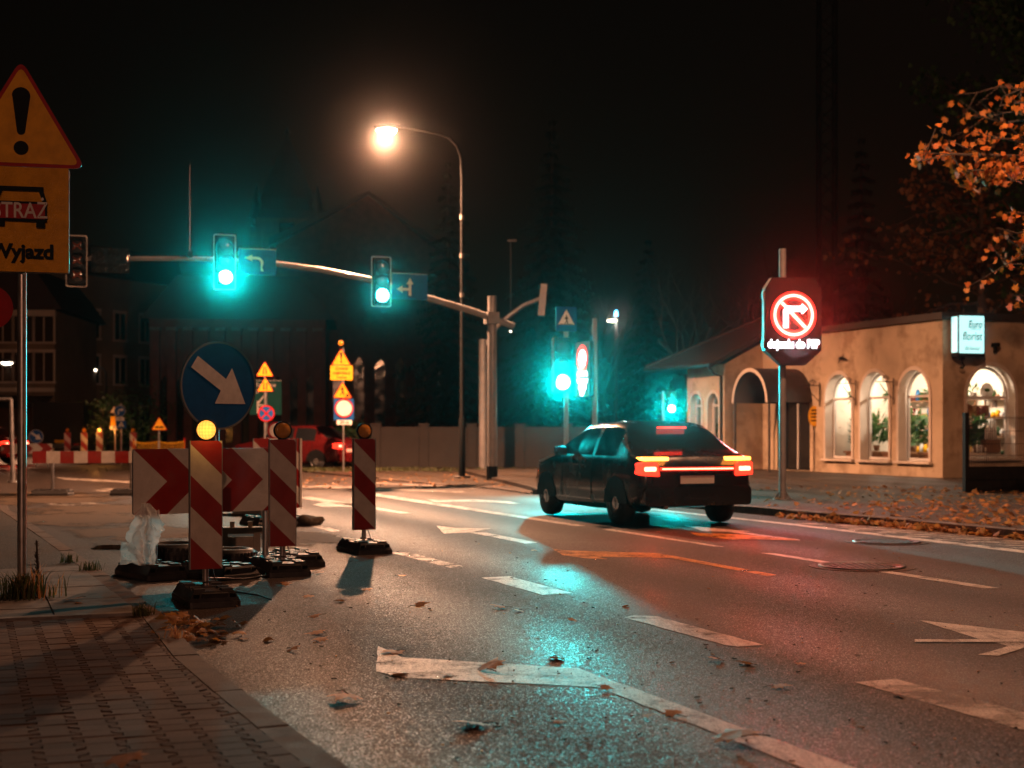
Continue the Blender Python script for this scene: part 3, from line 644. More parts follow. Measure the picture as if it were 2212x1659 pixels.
# ---------------------------------------------------------------- warning panels (striped) with lamps on rubber feet
def foot_mesh(w=.40, d=.78, h=.12):
    mb = MB(); x, y = w/2, d/2
    base = rounded([(-x, -y), (x, -y), (x, y), (-x, y)], .03, 3)
    mb.slab(base, .0, .045, 'rubber')
    A = [(-x+.008, -y+.008), (x-.008, -y+.008), (x-.008, y-.008), (-x+.008, y-.008)]; B = [(-x+.05, -y+.045), (x-.05, -y+.045), (x-.05, y-.045), (-x+.05, y-.045)]
    a = [(p[0], p[1], .046) for p in A]; c = [(p[0], p[1], h) for p in B]
    mb.poly(c, 'rubber')
    for i in range(4): j = (i+1) % 4; mb.poly([a[i], a[j], c[j], c[i]], 'rubber')
    for sx in (-1, 1):
        for yy in (-y+.11, -.13, .13, y-.11): mb.box((sx*(x-.095), yy, h+.008), (.085, .09, .016), 'rubber')
    # panel frame on the sloping front; black blocks paint the dark of hand holes
    sl = atan2(.037, h-.046)
    for s_ in (-1, 1):
        T = Matrix.Rotation(s_*-sl, 4, 'X')
        mb.box((0, s_*(y-.022), .085), (.20, .012, .052), 'rubber', T); mb.box((0, s_*(y-.019), .085), (.165, .012, .034), 'rubber', T)
        for sx in (-1, 1): mb.box((sx*.138, s_*(y-.024), .083), (.044, .016, .05), 'black', T)
    for sy in (-.06, .06): mb.box((0, sy, h+.006), (.12, .05, .012), 'rubber')
    return mb
foot_src = foot_mesh()
def add_foot(parent, name='foot', loc=None): return foot_src.build(name, parent, loc)
def warn_panel(lab, base, rz, ztop, lit, tilt=0.):
    o = thing('warning_panel', lab, 'warning panel', base, rz, 'striped warning panels with lamps')
    add_foot(o)
    mb = MB(); mb.tube([(0, 0, .10), (0, 0, ztop-.9)], .026, 'galv', 14); mb.build('post', o)
    mb = MB(); ol = rounded(rect(0, -1., .25, 0), .012, 3); mb.prism(ol, -.03, .025, 'stripe', 's_back')
    p = mb.build('striped_board', o, (-.125, 0, ztop)); p.rotation_euler = (0, tilt, 0)
    mb = MB(); e = .006
    for r_ in (rect(-.002, -1.002, .004, .002), rect(.246, -1.002, .252, .002)): mb.prism(r_, -.034, .029, 's_back')
    mb.build('edge_trim', p)
    cz = ztop+.085
    mb = MB(); mb.lathe([(.0, .05), (.06, .05), (.078, .03), (.086, .0), (.086, -.035), (.078, -.04), (.072, -.03)], 'black', 'y', 28); mb.box((0, .01, -.085), (.07, .06, .05), 'black')
    l_ = mb.build('warning_lamp', o, (0, 0, cz))
    mb = MB(); mb.lathe([(.074, -.032), (.06, -.05), (.035, -.06), (.001, -.064)], 'amber_on' if lit else 'amber_off', 'y', 28); mb.build('lens', l_)
    mb = MB(); mb.tube([(.05, .03, ztop-.98), (.08, .0, ztop-1.1), (-.02, -.06, .16), (-.17, -.2, .06), (-.22, -.3, .02)], .006, 'rope', 6); mb.build('cable', o)
    if lit: light('warning_lamp_light', 'POINT', (0, -.16, cz), 1.2, (1., .45, .08), .05, o)
    return o
wpA = warn_panel('nearest striped warning panel with its amber lamp lit', gr(444, 1300), TH+R(2), H-(954-CY)/297, True)
wpB = warn_panel('scuffed striped warning panel with dark lamp right of the arrow board', gr(610, 1238), TH-R(1), H-(950-CY)/238, False)
wpC = warn_panel('striped warning panel with dark lamp standing alone in the road', gr(786, 1192), TH+R(4), H-(949-CY)/208, False)
# ---------------------------------------------------------------- arrow board + keep-right disc
bw = 1.42; A = Vector((xat(285, 12.9), 12.9, 0)); rzb = R(37); dirb = Vector((cos(rzb), sin(rzb), 0))
o = thing('arrow_board', 'wide white board with red chevrons pointing right on two posts', 'arrow board', A+dirb*(bw/2), rzb)
zb = H-(1113-CY)/F*12.9; zt_ = H-(970-CY)/F*12.9; zm = (zb+zt_)/2; hh = (zt_-zb)/2
mb = MB(); mb.prism(rounded(rect(0, -hh, bw, hh), .03, 4), -.03, .0, 'chevron', 's_back'); mb.build('chevron_board', o, (-bw/2, 0, zm))
for x in (-.48, .655):
    mb = MB(); mb.tube([(x, .045, .1), (x, .045, zt_-.04)], .03, 'galv', 14); mb.build('post', o)
    add_foot(o, 'foot', (x-.03, .045, 0))
mb = MB(); mb.box((0, .012, zm), (bw*.9, .02, .04), 'darksteel'); mb.build('cross_rail', o)
Yr = 13.0; zc = H-(833-CY)/F*Yr; rr = .40
o = thing('keep_right_sign', 'large blue disc with a white arrow pointing down right above the chevron board', 'road sign', Vector((xat(471, Yr), Yr, 0)), R(45))
mb = MB(); ol = circ(0, 0, rr, 56); mb.prism(ol, -.014, .0, 's_blue', 's_back'); mb.ring((0, 0), rr-.014, rr+.003, -.0165, 's_back', 56)
a = arrow2((-.255, .205), (.265, -.185), .135, .36, .24)
b_ = [(-.27, .17), (-.185, .255), (.075, .065), (.165, .145), (.29, -.155), (-.035, -.155), (.02, -.05)]
mb.flat([(-.295, .16), (-.225, .265), (.075, .062), (.140, .165), (.285, -.165), (-.045, -.165), (.018, -.045)][::-1], -.0175, 's_white')
mb.build('sign_face', o, (0, 0, zc))
mb = MB(); mb.tube([(0, .035, .1), (0, .035, zc+.3)], .03, 'galv', 14); mb.build('post', o)
mb = MB(); mb.lathe([(rr+.004, -.02), (rr+.004, .006), (rr-.004, .006)], 's_back', 'y', 56); mb.build('rim', o, (0, 0, zc))
add_foot(o)
# striped board further back
Yb = 20.; o = thing('barrier_board', 'tall red and white board standing behind the scuffed panel', 'barrier board', Vector((xat(597, Yb), Yb, 0)), R(30))
z0, z1 = H-(1098-CY)/F*Yb, H-(947-CY)/F*Yb
mb = MB(); mb.prism(rounded(rect(0, -(z1-z0), .70, 0), .02, 3), -.03, .0, 'stripe', 's_white'); mb.build('striped_board', o, (-.35, 0, z1))
mb = MB(); mb.box((.352, -.01, (z0+z1)/2), (.03, .07, z1-z0), 's_white'); mb.build('side_frame', o)
for x in (-.2, .22):
    mb = MB(); mb.tube([(x, .04, .09), (x, .04, z1-.1)], .025, 'galv', 10); mb.build('post', o); add_foot(o, 'foot', (x, .04, 0))
# clutter behind the boards
def tyre(loc, rz, lab, lay=True, rad=.29):
    o = thing('discarded_car_tyre', lab, 'scrap tyre', loc, rz)
    w = .19; prof = []
    for k in range(25):
        a = 2*pi*k/24; prof.append((rad-.075+.075*cos(a)*(1 if abs(cos(a)) < .8 else .97), w/2+w/2*sin(a)))
    mb = MB(); mb.lathe(prof, 'tyre', 'z', 36)
    for k in range(36):
        a = 2*pi*k/36; T = Matrix.Rotation(a, 4, 'Z')
        for zz in (.05, .095, .14): mb.box(((rad-.002)*cos(a), (rad-.002)*sin(a), zz), (.012, .03, .035), 'tyre', T)
    mb.build('tread', o); return o
tyre(gr(495, 1226), .3, 'old car tyre lying flat behind the nearest striped panel', rad=.27)
tyre(gr(372, 1212), 1.1, 'old car tyre lying behind the left barrier foot', rad=.33)
def spare_foot(px, py, rz, lab, z=0): foot_src.build('rubber_ballast_block', None, gr(px, py)+Vector((0, 0, z)), lab, category='ballast block', group='loose rubber ballast blocks').rotation_euler = (0, 0, rz)
spare_foot(543, 1222, 1.2, 'loose black rubber ballast block lying behind the scuffed panel'); spare_foot(640, 1218, .4, 'loose black rubber ballast block right behind the scuffed panel')
spare_foot(560, 1114, 1.5, 'far loose rubber ballast block beyond the chevron board')
o = thing('timber_trestle', 'low pale timber trestle behind the chevron board', 'trestle', gr(520, 1200), R(12))
mb = MB(); mb.box((0, 0, .27), (.46, .16, .07), 'timber'); mb.build('beam', o)
for x in (-.17, .17):
    mb = MB(); mb.box((x, 0, .117), (.07, .13, .234), 'timber'); mb.build('leg', o)
mb = MB(); mb.box((0, .03, .12), (.27, .02, .16), 'timber'); mb.build('panel', o)
for x in (-.09, .1):
    mb = MB(); mb.box((x, 0, .335), (.05, .05, .06), 'timber'); mb.build('peg', o)
mb = MB()
for k in range(3):
    rows = []
    for i in range(9):
        t_ = i/8; r_ = .13*sin(pi*t_)**.5+.01; row = []
        for j in range(14): a_ = 2*pi*j/14; q = 1+.12*sin(3*a_+i+k); row.append((-.25+.5*t_+k*.12, r_*q*cos(a_)+k*.16-.16, max(.0, .075+.075*sin(a_)*r_/.13*q+.02*sin(5*t_+k))))
        rows.append(row)
    mb.grid(rows, 'sack', True)
mb.build('sandbag_pile', loc=gr(662, 1135), label='slumped dirty sandbags on the road beside the scuffed panel', category='sandbags').scale = (.5, .55, .9)
# crumpled clear film tied to the left board post
mb = MB(); rows = []; base = gr(322, 1240)
for i in range(22):
    t_ = i/21; z = .62-.56*t_; r_ = .025+.075*sin(pi*min(1, t_*1.05))**1.3+.035*t_; row = []
    for j in range(26):
        a_ = 2*pi*j/26; q = 1+.38*sin(4*a_+6*t_)+.25*sin(9*a_-11*t_)+random.uniform(-.16, .16); row.append((r_*q*cos(a_)+.02*sin(7*t_), r_*q*sin(a_)*.7, z))
    rows.append(row)
mb.grid(rows, 'film', True, False)
for k in range(7):
    a_ = random.uniform(0, 2*pi); x, z = .07*cos(a_), random.uniform(.1, .6); mb.grid([[(x+u*.06*cos(a_)+random.uniform(-.012, .012), random.uniform(-.03, .03), z-.05*v_+random.uniform(-.015, .015)) for u in range(4)] for v_ in range(4)], 'film', False, False)
mb.build('plastic_film', loc=Vector((xat(320, 12.95), 12.85, .0))+Vector((0, 0, .06)), label='crumpled clear plastic film hanging from the chevron board post', category='plastic film')
mb = MB(); mb.tube([gr(450, 1262, .02)+Vector((0, 0, .05)), gr(530, 1250, .012), gr(575, 1243, .03)], .009, 'rope', 6)
mb.tube([gr(505, 1278, .01), gr(560, 1286, .014), gr(585, 1295, .01)], .008, 'rope', 6)
mb.build('cable', label='black cable lying between the two front rubber feet', category='cable')
# ---------------------------------------------------------------- striped barrier far left
Yb = 28.6; o = thing('plank_barrier', 'long low barrier plank with red and white blocks on a single post', 'barrier', gr(113, 1071), R(8))
zt_, zb = H-(975-CY)/F*Yb, H-(1001-CY)/F*Yb; x0, x1 = xat(72, Yb)-xat(113, Yb), xat(292, Yb)-xat(113, Yb)
mb = MB(); mb.prism(rect(0, zb-zt_, x1-x0, 0), -.03, .0, 'blocks', 's_white'); mb.build('plank', o, (x0, 0, zt_))
for x in (0., 1.55):
    mb = MB(); mb.tube([(x, .03, .09), (x, .03, zt_-.05)], .03, 'galv', 10); mb.build('post', o); add_foot(o, 'foot', (x, .03, 0)).rotation_euler = (0, 0, 1.4)
# ================================================================ STREET LAMP (lit)
LB = gr(998, 1033, .03); LY = LB.y
o = thing('street_lamp', 'tall dark street lamp with curved arm and glowing orange head over the junction', 'street lamp', LB)
hz = lambda py, Y: H-(py-CY)/F*Y
zA = hz(372, LY); zL = hz(281, LY); xL = xat(838, LY)-LB.x
mb = MB(); mb.tube([(0, 0, 0), (0, 0, 1.6), (0, 0, 1.65), (0, 0, zA)], [.095, .085, .058, .036], 'lamppost', 14)
for z in (hz(640, LY), hz(472, LY), hz(555, LY)): mb.tube([(0, 0, z-.06), (0, 0, z+.06)], .06, 'greypost', 12)
mb.tube([(0, 0, 0), (0, 0, .06)], .24, 'concrete', 12); mb.build('pole', o)
mb = MB(); mb.tube([(0, 0, zA-.1), (-.02, 0, zA+.35), (-.14, 0, zA+.68), (-.36, 0, zA+.90), (-.66, 0, zA+1.0), (xL+.3, 0, zL+.06)], [.05, .045, .04, .035, .032, .03], 'lamppost', 10); mb.build('arm', o)
mb = MB(); rows = []
for i in range(9):
    t_ = i/8; w = .16*sin(pi*min(1, .12+t_*.86))**.6; x = xL+.36-.74*t_; rows.append([(x, w*cos(a), zL+.03+max(-.02, .085*sin(a))*(1 if sin(a) > 0 else .4)) for a in [2*pi*k/16 for k in range(16)]])
mb.grid(rows, 'lamppost', True); hd = mb.build('lamp_head', o)
mb = MB(); rows = []
for i in range(7):
    r_ = sin(pi/2*i/6); rows.append([(xL-.04+.26*r_*cos(2*pi*k/20), .13*r_*sin(2*pi*k/20), zL-.02-.15*cos(pi/2*i/6)) for k in range(20)])
mb.grid(rows, 'e_lamp', True); mb.build('lamp_glass', hd)
LW = LB+Vector((xL-.04, 0, zL-.24))
light('lamp_light', 'SPOT', LW, 25000, SOD, .16, None, LW+Vector((.03, -.16, -1)), 154, .7)
light('lamp_glow', 'POINT', LW+Vector((0, -.02, -.02)), 1900, SOD, .12)
# ================================================================ TRAFFIC SIGNAL GANTRY
def signal_head(parent, w=.36, h=1.0, lit=True, taped=False, visor=True, border=.055):
    """housing with three round lenses and a backboard, facing -y, centred on its origin"""
    mb = MB(); W2, H2 = w/2+border, h/2+border
    mb.prism(rounded(rect(-W2, -H2, W2, H2), .05), .0, .012, 'black'); mb.build('backboard', parent)
    ol = rounded(rect(-W2, -H2, W2, H2), .05, 4); il = rounded(rect(-W2+.022, -H2+.022, W2-.022, H2-.022), .04, 4)
    mb = MB(); mb.grid([[(x, -.004, z) for x, z in ol], [(x, -.004, z) for x, z in il]], 's_white', True, False); mb.build('white_border', parent)
    mb = MB(); mb.prism(rounded(rect(-w/2, -h/2, w/2, h/2), .04), -.14, .10, 'black'); hs = mb.build('housing', parent)
    for i, z in enumerate((h*.31, 0, -h*.31)):
        r_ = min(.16, w*.46)
        on = lit and i == 2
        mb = MB(); mb.lathe([(r_, -.143), (r_*.8, -.165), (r_*.4, -.176), (.001, -.178)], 'e_green' if on else 'lens_dark', 'y', 26); mb.build('lens', hs, (0, 0, z))
        if visor:
            mb = MB(); rows = [[(r_*1.06*cos(a), y, r_*1.06*sin(a)) for a in [(-.15+1.3*k/16)*pi for k in range(17)]] for y in (-.14, -.27)]
            rows2 = [[(r_*1.10*cos(a), y, r_*1.10*sin(a)) for a in [(-.15+1.3*k/16)*pi for k in range(17)]] for y in (-.27, -.14)]
            mb.grid(rows+rows2, 'black'); mb.build('visor', hs, (0, 0, z))
        if taped:
            mb = MB()
            for s_ in (-1, 1): mb.prism([(q[0], q[1]) for q in arrow2((-.1, -.085*s_), (.1, .085*s_), .03, .03, .001)], -.187, -.184, 'tape')
            mb.build('tape_cross', hs, (0, 0, z))
GB = gr(1063, 1037, .03); GY = GB.y
o = thing('signal_gantry', 'pale curved signal mast reaching left over the road from the pavement corner', 'signal mast', GB, TH)
gx = lambda px: None
def armt(px):                                     # distance along the arm (towards -N) seen at a pixel column
    kx = (px-CX)/F; return (GB.x-kx*GY)/(N.x-kx*N.y)
def armz(px, py): tt = armt(px); Y = GY-tt*N.y; return -tt, hz(py, Y)
ztop = hz(642, GY)
mb = MB(); mb.tube([(0, 0, .35), (0, 0, ztop)], [.135, .115], 'greysteel', 20); mb.build('post', o)
mb = MB(); mb.tube([(0, 0, 0), (0, 0, .36)], .15, 'black', 20); mb.tube([(0, 0, 0), (0, 0, .03)], .24, 'darksteel', 20); mb.build('base', o)
AP = [armz(1106, 708), armz(1060, 690), armz(1000, 670), armz(915, 645), armz(850, 624), armz(790, 606), armz(690, 586), armz(592, 573), armz(500, 566), armz(400, 563), armz(282, 563)]
mb = MB(); mb.tube([(x, -.12, z) for x, z in AP], [.085, .085, .085, .08, .08, .075, .07, .065, .06, .055, .05], 'greysteel', 16); arm = mb.build('arm', o)
mb = MB(); mb.box((AP[1][0], -.06, AP[1][1]), (.32, .34, .30), 'greysteel'); mb.build('arm_bracket', o)
mb = MB(); x, z = armz(408, 563); mb.tube([(x, -.12, z), (x, -.12, z+2.25)], [.018, .008], 'darksteel', 8); mb.box((x, -.12, z+.10), (.12, .12, .14), 'black'); mb.build('antenna', o)
x, z = armz(1098, 716); mb = MB(); mb.box((x, -.12, z-.04), (.07, .10, .07), 'black'); mb.disc((x, -.172, z-.04), .024, 'e_lampfar', n=14); mb.build('detector', o)
GT = o.matrix_basis.copy(); GM = Matrix.Translation(GB) @ Matrix.Rotation(TH, 4, 'Z')
def on_arm(px, py, y=-.36): 
    x, z = armz(px, py); return GM @ Vector((x, y, z))
def head_on_arm(px, py0, py1, lab, lit, taped=False, rz=0., pw=46):
    x, z0 = armz(px, py0); _, z1 = armz(px, py1); h = abs(z1-z0)
    p = GM @ Vector((x, -.36, (z0+z1)/2))
    t_ = thing('traffic_signal', lab, 'traffic light', p, TH+rz, 'traffic lights over the road')
    signal_head(t_, w=h*.30, h=h*.90, lit=lit, taped=taped, border=h*.05); 
    mb = MB(); mb.box((0, .17, .0), (.08, .16, .5), 'darksteel'); mb.build('bracket', t_)
    return t_, h
tA, hA = head_on_arm(480, 513, 632, 'overhead traffic light with glaring green, above the blue disc', True)
tB, hB = head_on_arm(815, 560, 668, 'overhead traffic light near the mast with small green glow', True, rz=R(-3))
tC, hC = head_on_arm(163, 515, 626, 'unlit overhead traffic light with orange crosses taped over its lenses', False, True)
x, z = armz(163, 563); mb = MB(); mb.tube([(AP[-1][0], -.12, AP[-1][1]), (x-.3, -.12, z)], .05, 'greysteel', 12); mb.build('arm_extension', o)
def lane_sign(px0, px1, py0, py1, lab, kind):
    xa, za = armz(px0, py0); xb, zb = armz(px1, py1); w, h = xb-xa, za-zb
    p = GM @ Vector(((xa+xb)/2, -.30, (za+zb)/2)); t_ = thing('lane_sign', lab, 'lane sign', p, TH, 'lane signs on the signal mast')
    if kind == 'foil':
        mb = MB(); n = 12
        rows = [[(-w/2+w*i/n, -.03-.07*random.random(), -h/2+h*j/8) for i in range(n+1)] for j in range(9)]; mb.grid(rows, 'foil', False, False)
        mb.prism(rect(-w/2-.01, -h/2-.01, w/2+.01, h/2+.01), -.01, .04, 'foil'); mb.build('foil_wrap', t_); return
    def sym(mb, y):
        if kind == 'left':
            mb.flat([(w*.16, -h*.36), (w*.09, -h*.36)][::-1]+[(w*.09, -h*.05)]+[(w*.03, h*.05), (-w*.08, h*.05), (-w*.08, h*.15)][:0]+arc(-w*.01, -h*.05, w*.10, 0, pi/2, 6)+[(-w*.14, -h*.05+w*.10), (-w*.14, -h*.05+w*.05), (-w*.34, -h*.05+w*.135), (-w*.14, -h*.05+w*.22), (-w*.14, -h*.05+w*.17)]+arc(-w*.01, -h*.05, w*.17, pi/2, 0, 6), y, 's_white')
        else:
            mb.flat(arrow2((0.0, -h*.36), (0.0, h*.36), w*.075, w*.20, h*.26), y, 's_white')
            mb.flat(arrow2((-.001, -h*.10), (-w*.38, -h*.10), w*.075, w*.20, w*.17), y-.001, 's_white')
    ol = rounded(rect(-w/2, -h/2, w/2, h/2), .02, 3)
    signplate(t_, 'sign_face', ol, 's_blue', 0, None, None, .025, sym)
    mb = MB(); mb.prism(rect(-w/2, h/2, w/2, h/2+.015), -.012, .03, 's_back'); mb.box((0, .10, 0), (.06, .16, h*.7), 'darksteel'); mb.build('bracket', t_)
lane_sign(511, 591, 543, 600, 'blue left turn lane sign beside the glaring green light', 'left')
lane_sign(840, 916, 596, 653, 'blue left and straight ahead lane sign nearest the mast', 'both')
lane_sign(196, 276, 541, 595, 'lane sign wrapped in glinting black foil at the arm end', 'foil')
CY2 = (.0, .86, .86)
def siglight(t_, h, p, size=150, off=.0, beam=0):
    z = -h*.9*.31; T = t_.rotation_euler.z; f = Vector((sin(T), -cos(T), 0)); L = Vector(t_.location)+Vector((0, 0, z))+f*(.20)
    light('signal_light', 'SPOT', L, p, CY2, .09, None, L+f+Vector((off, 0, -.06)), size, .8)
    if beam: light('signal_beam', 'SPOT', L, beam, CY2, .09, None, L+f+Vector((0, 0, .13)), 42, 1.)
siglight(tA, hA, 600, beam=18000); siglight(tB, hB, 300, 150, .5, beam=4000)
# ---- right hand signal on its own post, with crossing sign
SB = gr(1223, 1049, .12); SY = SB.y
o = thing('signal_post', 'slim post carrying the right traffic light and crossing sign', 'signal post', SB, TH)
mb = MB(); mb.tube([(0, 0, .3), (0, 0, hz(690, SY))], .055, 'greysteel', 14); mb.build('pole', o); mb = MB(); mb.tube([(0, 0, 0), (0, 0, .32)], .085, 'black', 14); mb.build('base', o)
zs0, zs1 = hz(728, SY), hz(675, SY); s_ = (zs1-zs0)
q = thing('crossing_sign', 'square blue pedestrian crossing sign above the right traffic light', 'road sign', SB+Vector((0, -.06, (zs0+zs1)/2)), TH)
def person_sym(mb, y, cx, cz, h, m='s_black'):
    P = lambda pts: mb.flat([(cx+x*h, cz+z*h) for x, z in pts], y, m)
    mb.flat(circ(cx+.02*h, cz+.42*h, .075*h, 14), y, m)
    P([(-.10, .10), (-.02, .0), (.10, .02), (.13, .30), (.02, .35), (-.08, .30)]); P([(-.02, .02), (-.06, -.2), (-.25, -.48), (-.15, -.5), (.03, -.22), (.08, .02)])
    P([(.0, .03), (.04, -.2), (.14, -.5), (.25, -.46), (.15, -.16), (.11, .04)]); P([(-.06, .30), (-.24, .08), (-.18, .04), (-.02, .2)]); P([(.10, .30), (.25, .1), (.2, .05), (.07, .2)])
def crossing(mb, y, s_):
    mb.flat(tri(0, -.02*s_, s_*.78), y, 's_white'); person_sym(mb, y-.002, 0, -.03*s_, s_*.42); mb.flat(rect(-s_*.30, -s_*.235, s_*.30, -s_*.215), y-.002, 's_black')
signplate(q, 'sign_face', rounded(rect(-s_*.46, -s_/2, s_*.46, s_/2), .03), 's_blue', 0, 's_blue', None, .02, lambda mb, y: crossing(mb, y, s_*.92))
z0, z1 = hz(866, SY), hz(738, SY); tD = thing('traffic_signal', 'right hand traffic light with glaring green below the crossing sign', 'traffic light', SB+Vector((-.12, -.2, (z0+z1)/2)), TH-R(8), 'traffic lights over the road')
hD = z1-z0; signal_head(tD, w=hD*.29, h=hD*.92, border=.0, lit=True)
siglight(tD, hD, 2700, beam=21000)
# distant small green signal and its pole
Yd = 46.; o = thing('signal_post', 'distant slim post with a small green signal before the shop', 'signal post', Vector((xat(1433, Yd), Yd, .11)))
mb = MB(); mb.tube([(0, 0, 0), (0, 0, hz(845, Yd)-.11)], .05, 'greysteel', 10); mb.build('pole', o)
tE = thing('traffic_signal', 'distant small green traffic light left of the shop corner', 'traffic light', Vector((xat(1450, Yd), Yd-.1, hz(868, Yd))), R(-4), 'traffic lights over the road'); signal_head(tE, .26, .72, border=0., visor=False); siglight(tE, .72, 120, beam=4000)
# second gantry behind, seen from its back
Y2 = 47.; o = thing('signal_gantry', 'dim rear signal mast with an arm curving up to the right', 'signal mast', Vector((xat(1043, Y2), Y2, .03)))
zz = lambda py: hz(py, Y2); xx = lambda px: xat(px, Y2)-xat(1043, Y2)
mb = MB(); mb.tube([(0, 0, 0), (0, 0, zz(735))], .13, 'greysteel', 14); mb.build('post', o)
mb = MB(); mb.tube([(0, 0, zz(760)), (xx(1060), 0, zz(728)), (xx(1075), 0, zz(706)), (xx(1100), 0, zz(684)), (xx(1130), 0, zz(662)), (xx(1172), 0, zz(645))], .075, 'greysteel', 12); mb.build('arm', o)
mb = MB(); mb.box((xx(1172), 0, zz(650)), (.22, .25, 1.05), 'greysteel', Matrix.Rotation(R(5), 4, 'Y')); mb.build('signal_back', o)
mb = MB(); mb.tube([(xx(1103), 0, zz(690)), (xx(1103), 0, zz(520))], .02, 'darksteel', 8); mb.box((xx(1106), 0, zz(522)), (.3, .08, .07), 'darksteel'); mb.build('antenna', o)
# slanted LED speed sign seen almost edge-on
Yl = 32.5; o = thing('led_sign', 'lit white and red ring sign seen nearly edge on beside the right traffic light', 'LED sign', Vector((xat(1258, Yl), Yl, .11)), R(-70))
zc = hz(775, Yl); rr = 30/F*Yl
mb = MB(); mb.prism(rounded(rect(-.42, hz(857, Yl)-.11, .42, hz(738, Yl)-.11), .04), 0, .10, 'black'); pn = mb.build('panel', o)
mb = MB(); c_ = (0, zc-.11); mb.ring(c_, rr*.66, rr, -.008, 'e_redring'); mb.flat(circ(0, c_[1], rr*.64, 36), -.005, 'e_white'); mb.build('ring_symbol', pn)
mb = MB()
for i, s_t in enumerate(('kierunek', 'Centrum', 'dojazd', 'PSP')): textmesh(mb, s_t, .17, 0, hz(808+i*14, Yl)-.11, -.006, 'e_white', .006)
mb.build('lettering', pn)
mb = MB(); mb.tube([(.30, .18, 0), (.30, .18, hz(690, Yl)-.11)], .06, 'greysteel', 12); mb.build('post', o)
# distant lamp with a blue tip
Yq = 62.; o = thing('street_lamp', 'distant slim lamp with white head and small blue light on top', 'street lamp', Vector((xat(1331, Yq), Yq, 0)))
q = lambda py: hz(py, Yq)
mb = MB(); mb.tube([(0, 0, 0), (0, 0, q(683))], [.08, .05], 'darksteel', 10); mb.build('pole', o)
mb = MB(); mb.lathe([(.001, .03), (.16, .02), (.22, 0), (.2, -.05), (.001, -.08)], 'e_lampfar', n=16, c=(-.18, 0, q(692))); mb.build('lamp_head', o)
mb = MB(); mb.lathe([(.001, .26), (.06, .2), (.09, 0), (.001, -.02)], 'e_blue', n=12, c=(0, 0, q(682))); mb.build('blue_light', o)
light('far_lamp_light', 'POINT', Vector((xat(1325, Yq), Yq-.3, q(695))), 120, (1., .9, .75), .1)
# ================================================================ VARIABLE MESSAGE SIGN
VB = gr(1692, 1079, .112); VY = VB.y; o = thing('led_sign', 'big lit board on a steel post with a glowing red no right turn ring', 'LED sign', VB, R(9))
v = lambda py: hz(py, VY)-.112
mb = MB(); mb.tube([(0, .04, 0), (0, .04, v(537))], .062, 'greysteel', 20); mb.build('post', o)
mb = MB(); mb.tube([(0, .04, 0), (0, .04, .015)], .17, 'galv', 20)
for k in range(4):
    a = pi/4+k*pi/2; mb.poly([(.06*cos(a), .04+.06*sin(a), .16), (.06*cos(a), .04+.06*sin(a), .015), (.16*cos(a), .04+.16*sin(a), .015)], 'galv')
mb.build('base_plate', o)
px_ = VY/F; hw = 63*px_; cxo = 14*px_
mb = MB(); ol = [(-hw, v(758)), (-hw*.42, v(790)), (hw*.42, v(790)), (hw, v(758)), (hw, v(626)), (hw*.75, v(602)), (-hw*.75, v(602)), (-hw, v(626))]
ol = [(x+cxo, z) for x, z in ol]
mb.prism(rounded(ol, .03, 3), -.20, -.03, 'black'); bd = mb.build('board', o)
mb = MB(); mb.box((cxo-hw-.008, -.13, (v(630)+v(755))/2), (.016, .06, v(630)-v(755)), 'greysteel'); 
for py in (640, 745): mb.box((cxo-hw-.018, -.13, v(py)), (.03, .07, .12), 'greysteel')
mb.build('side_rail', bd)
mb = MB(); cz = v(682.5); R0, R1 = 48*px_*.99, 36.5*px_; yF = -.206
mb.ring((cxo, cz), R1*.91, R0*1.07, yF, 'e_redring', 56); mb.ring((cxo, cz), R1+(R0-R1)*.25, R1+(R0-R1)*.75, yF-.003, 'e_red', 56)  # wide red ring paints the halo fringe round the bright LED core
a = R(135); d = Vector((cos(a), sin(a))); n_ = Vector((-d.y, d.x))*.066
p0, p1 = d*R1*1.02, -d*R1*1.02
mb.flat([(cxo+q.x, cz+q.y) for q in (p0+n_, p1+n_, p1-n_, p0-n_)], yF-.001, 'e_redring'); n_ = n_*.42; mb.flat([(cxo+q.x, cz+q.y) for q in (p0+n_, p1+n_, p1-n_, p0-n_)], yF-.004, 'e_red'); mb.build('ring_symbol', bd)  # wide slash under the core likewise carries a painted red fringe
mb = MB(); s_ = px_
L = [(-23, -27), (-12, -27), (-12, 4), (-9, 8), (18, 8), (18, 2), (31, 13.5), (18, 25), (18, 19), (-14, 19), (-23, 10)]
mb.flat([(cxo+x*s_, cz+z*s_) for x, z in L], yF-.005, 'e_white'); mb.build('arrow_symbol', bd)
mb = MB(); textmesh(mb, 'dojazdu do PSP', 20*px_*1.25, cxo, v(745), yF-.002, 'e_white', .008, .74); mb.build('lettering', bd)
f = Vector((sin(R(9)), -cos(R(9)), 0)); L = VB+Vector((cxo, 0, v(690)))+f*.34
light('sign_glow', 'SPOT', L, 420, (1., .045, .03), .25, None, L+f*1.+Vector((0, 0, -.12)), 165, .5)
light('sign_beam', 'SPOT', L, 8000, (1., .05, .035), .3, None, L+f*1.+Vector((-.1, 0, .10)), 44, 1.)
light('lettering_glow', 'SPOT', VB+Vector((cxo, 0, v(745)))+f*.3, 60, (.8, .88, 1.), .2, None, VB+f*5, 160, .5)
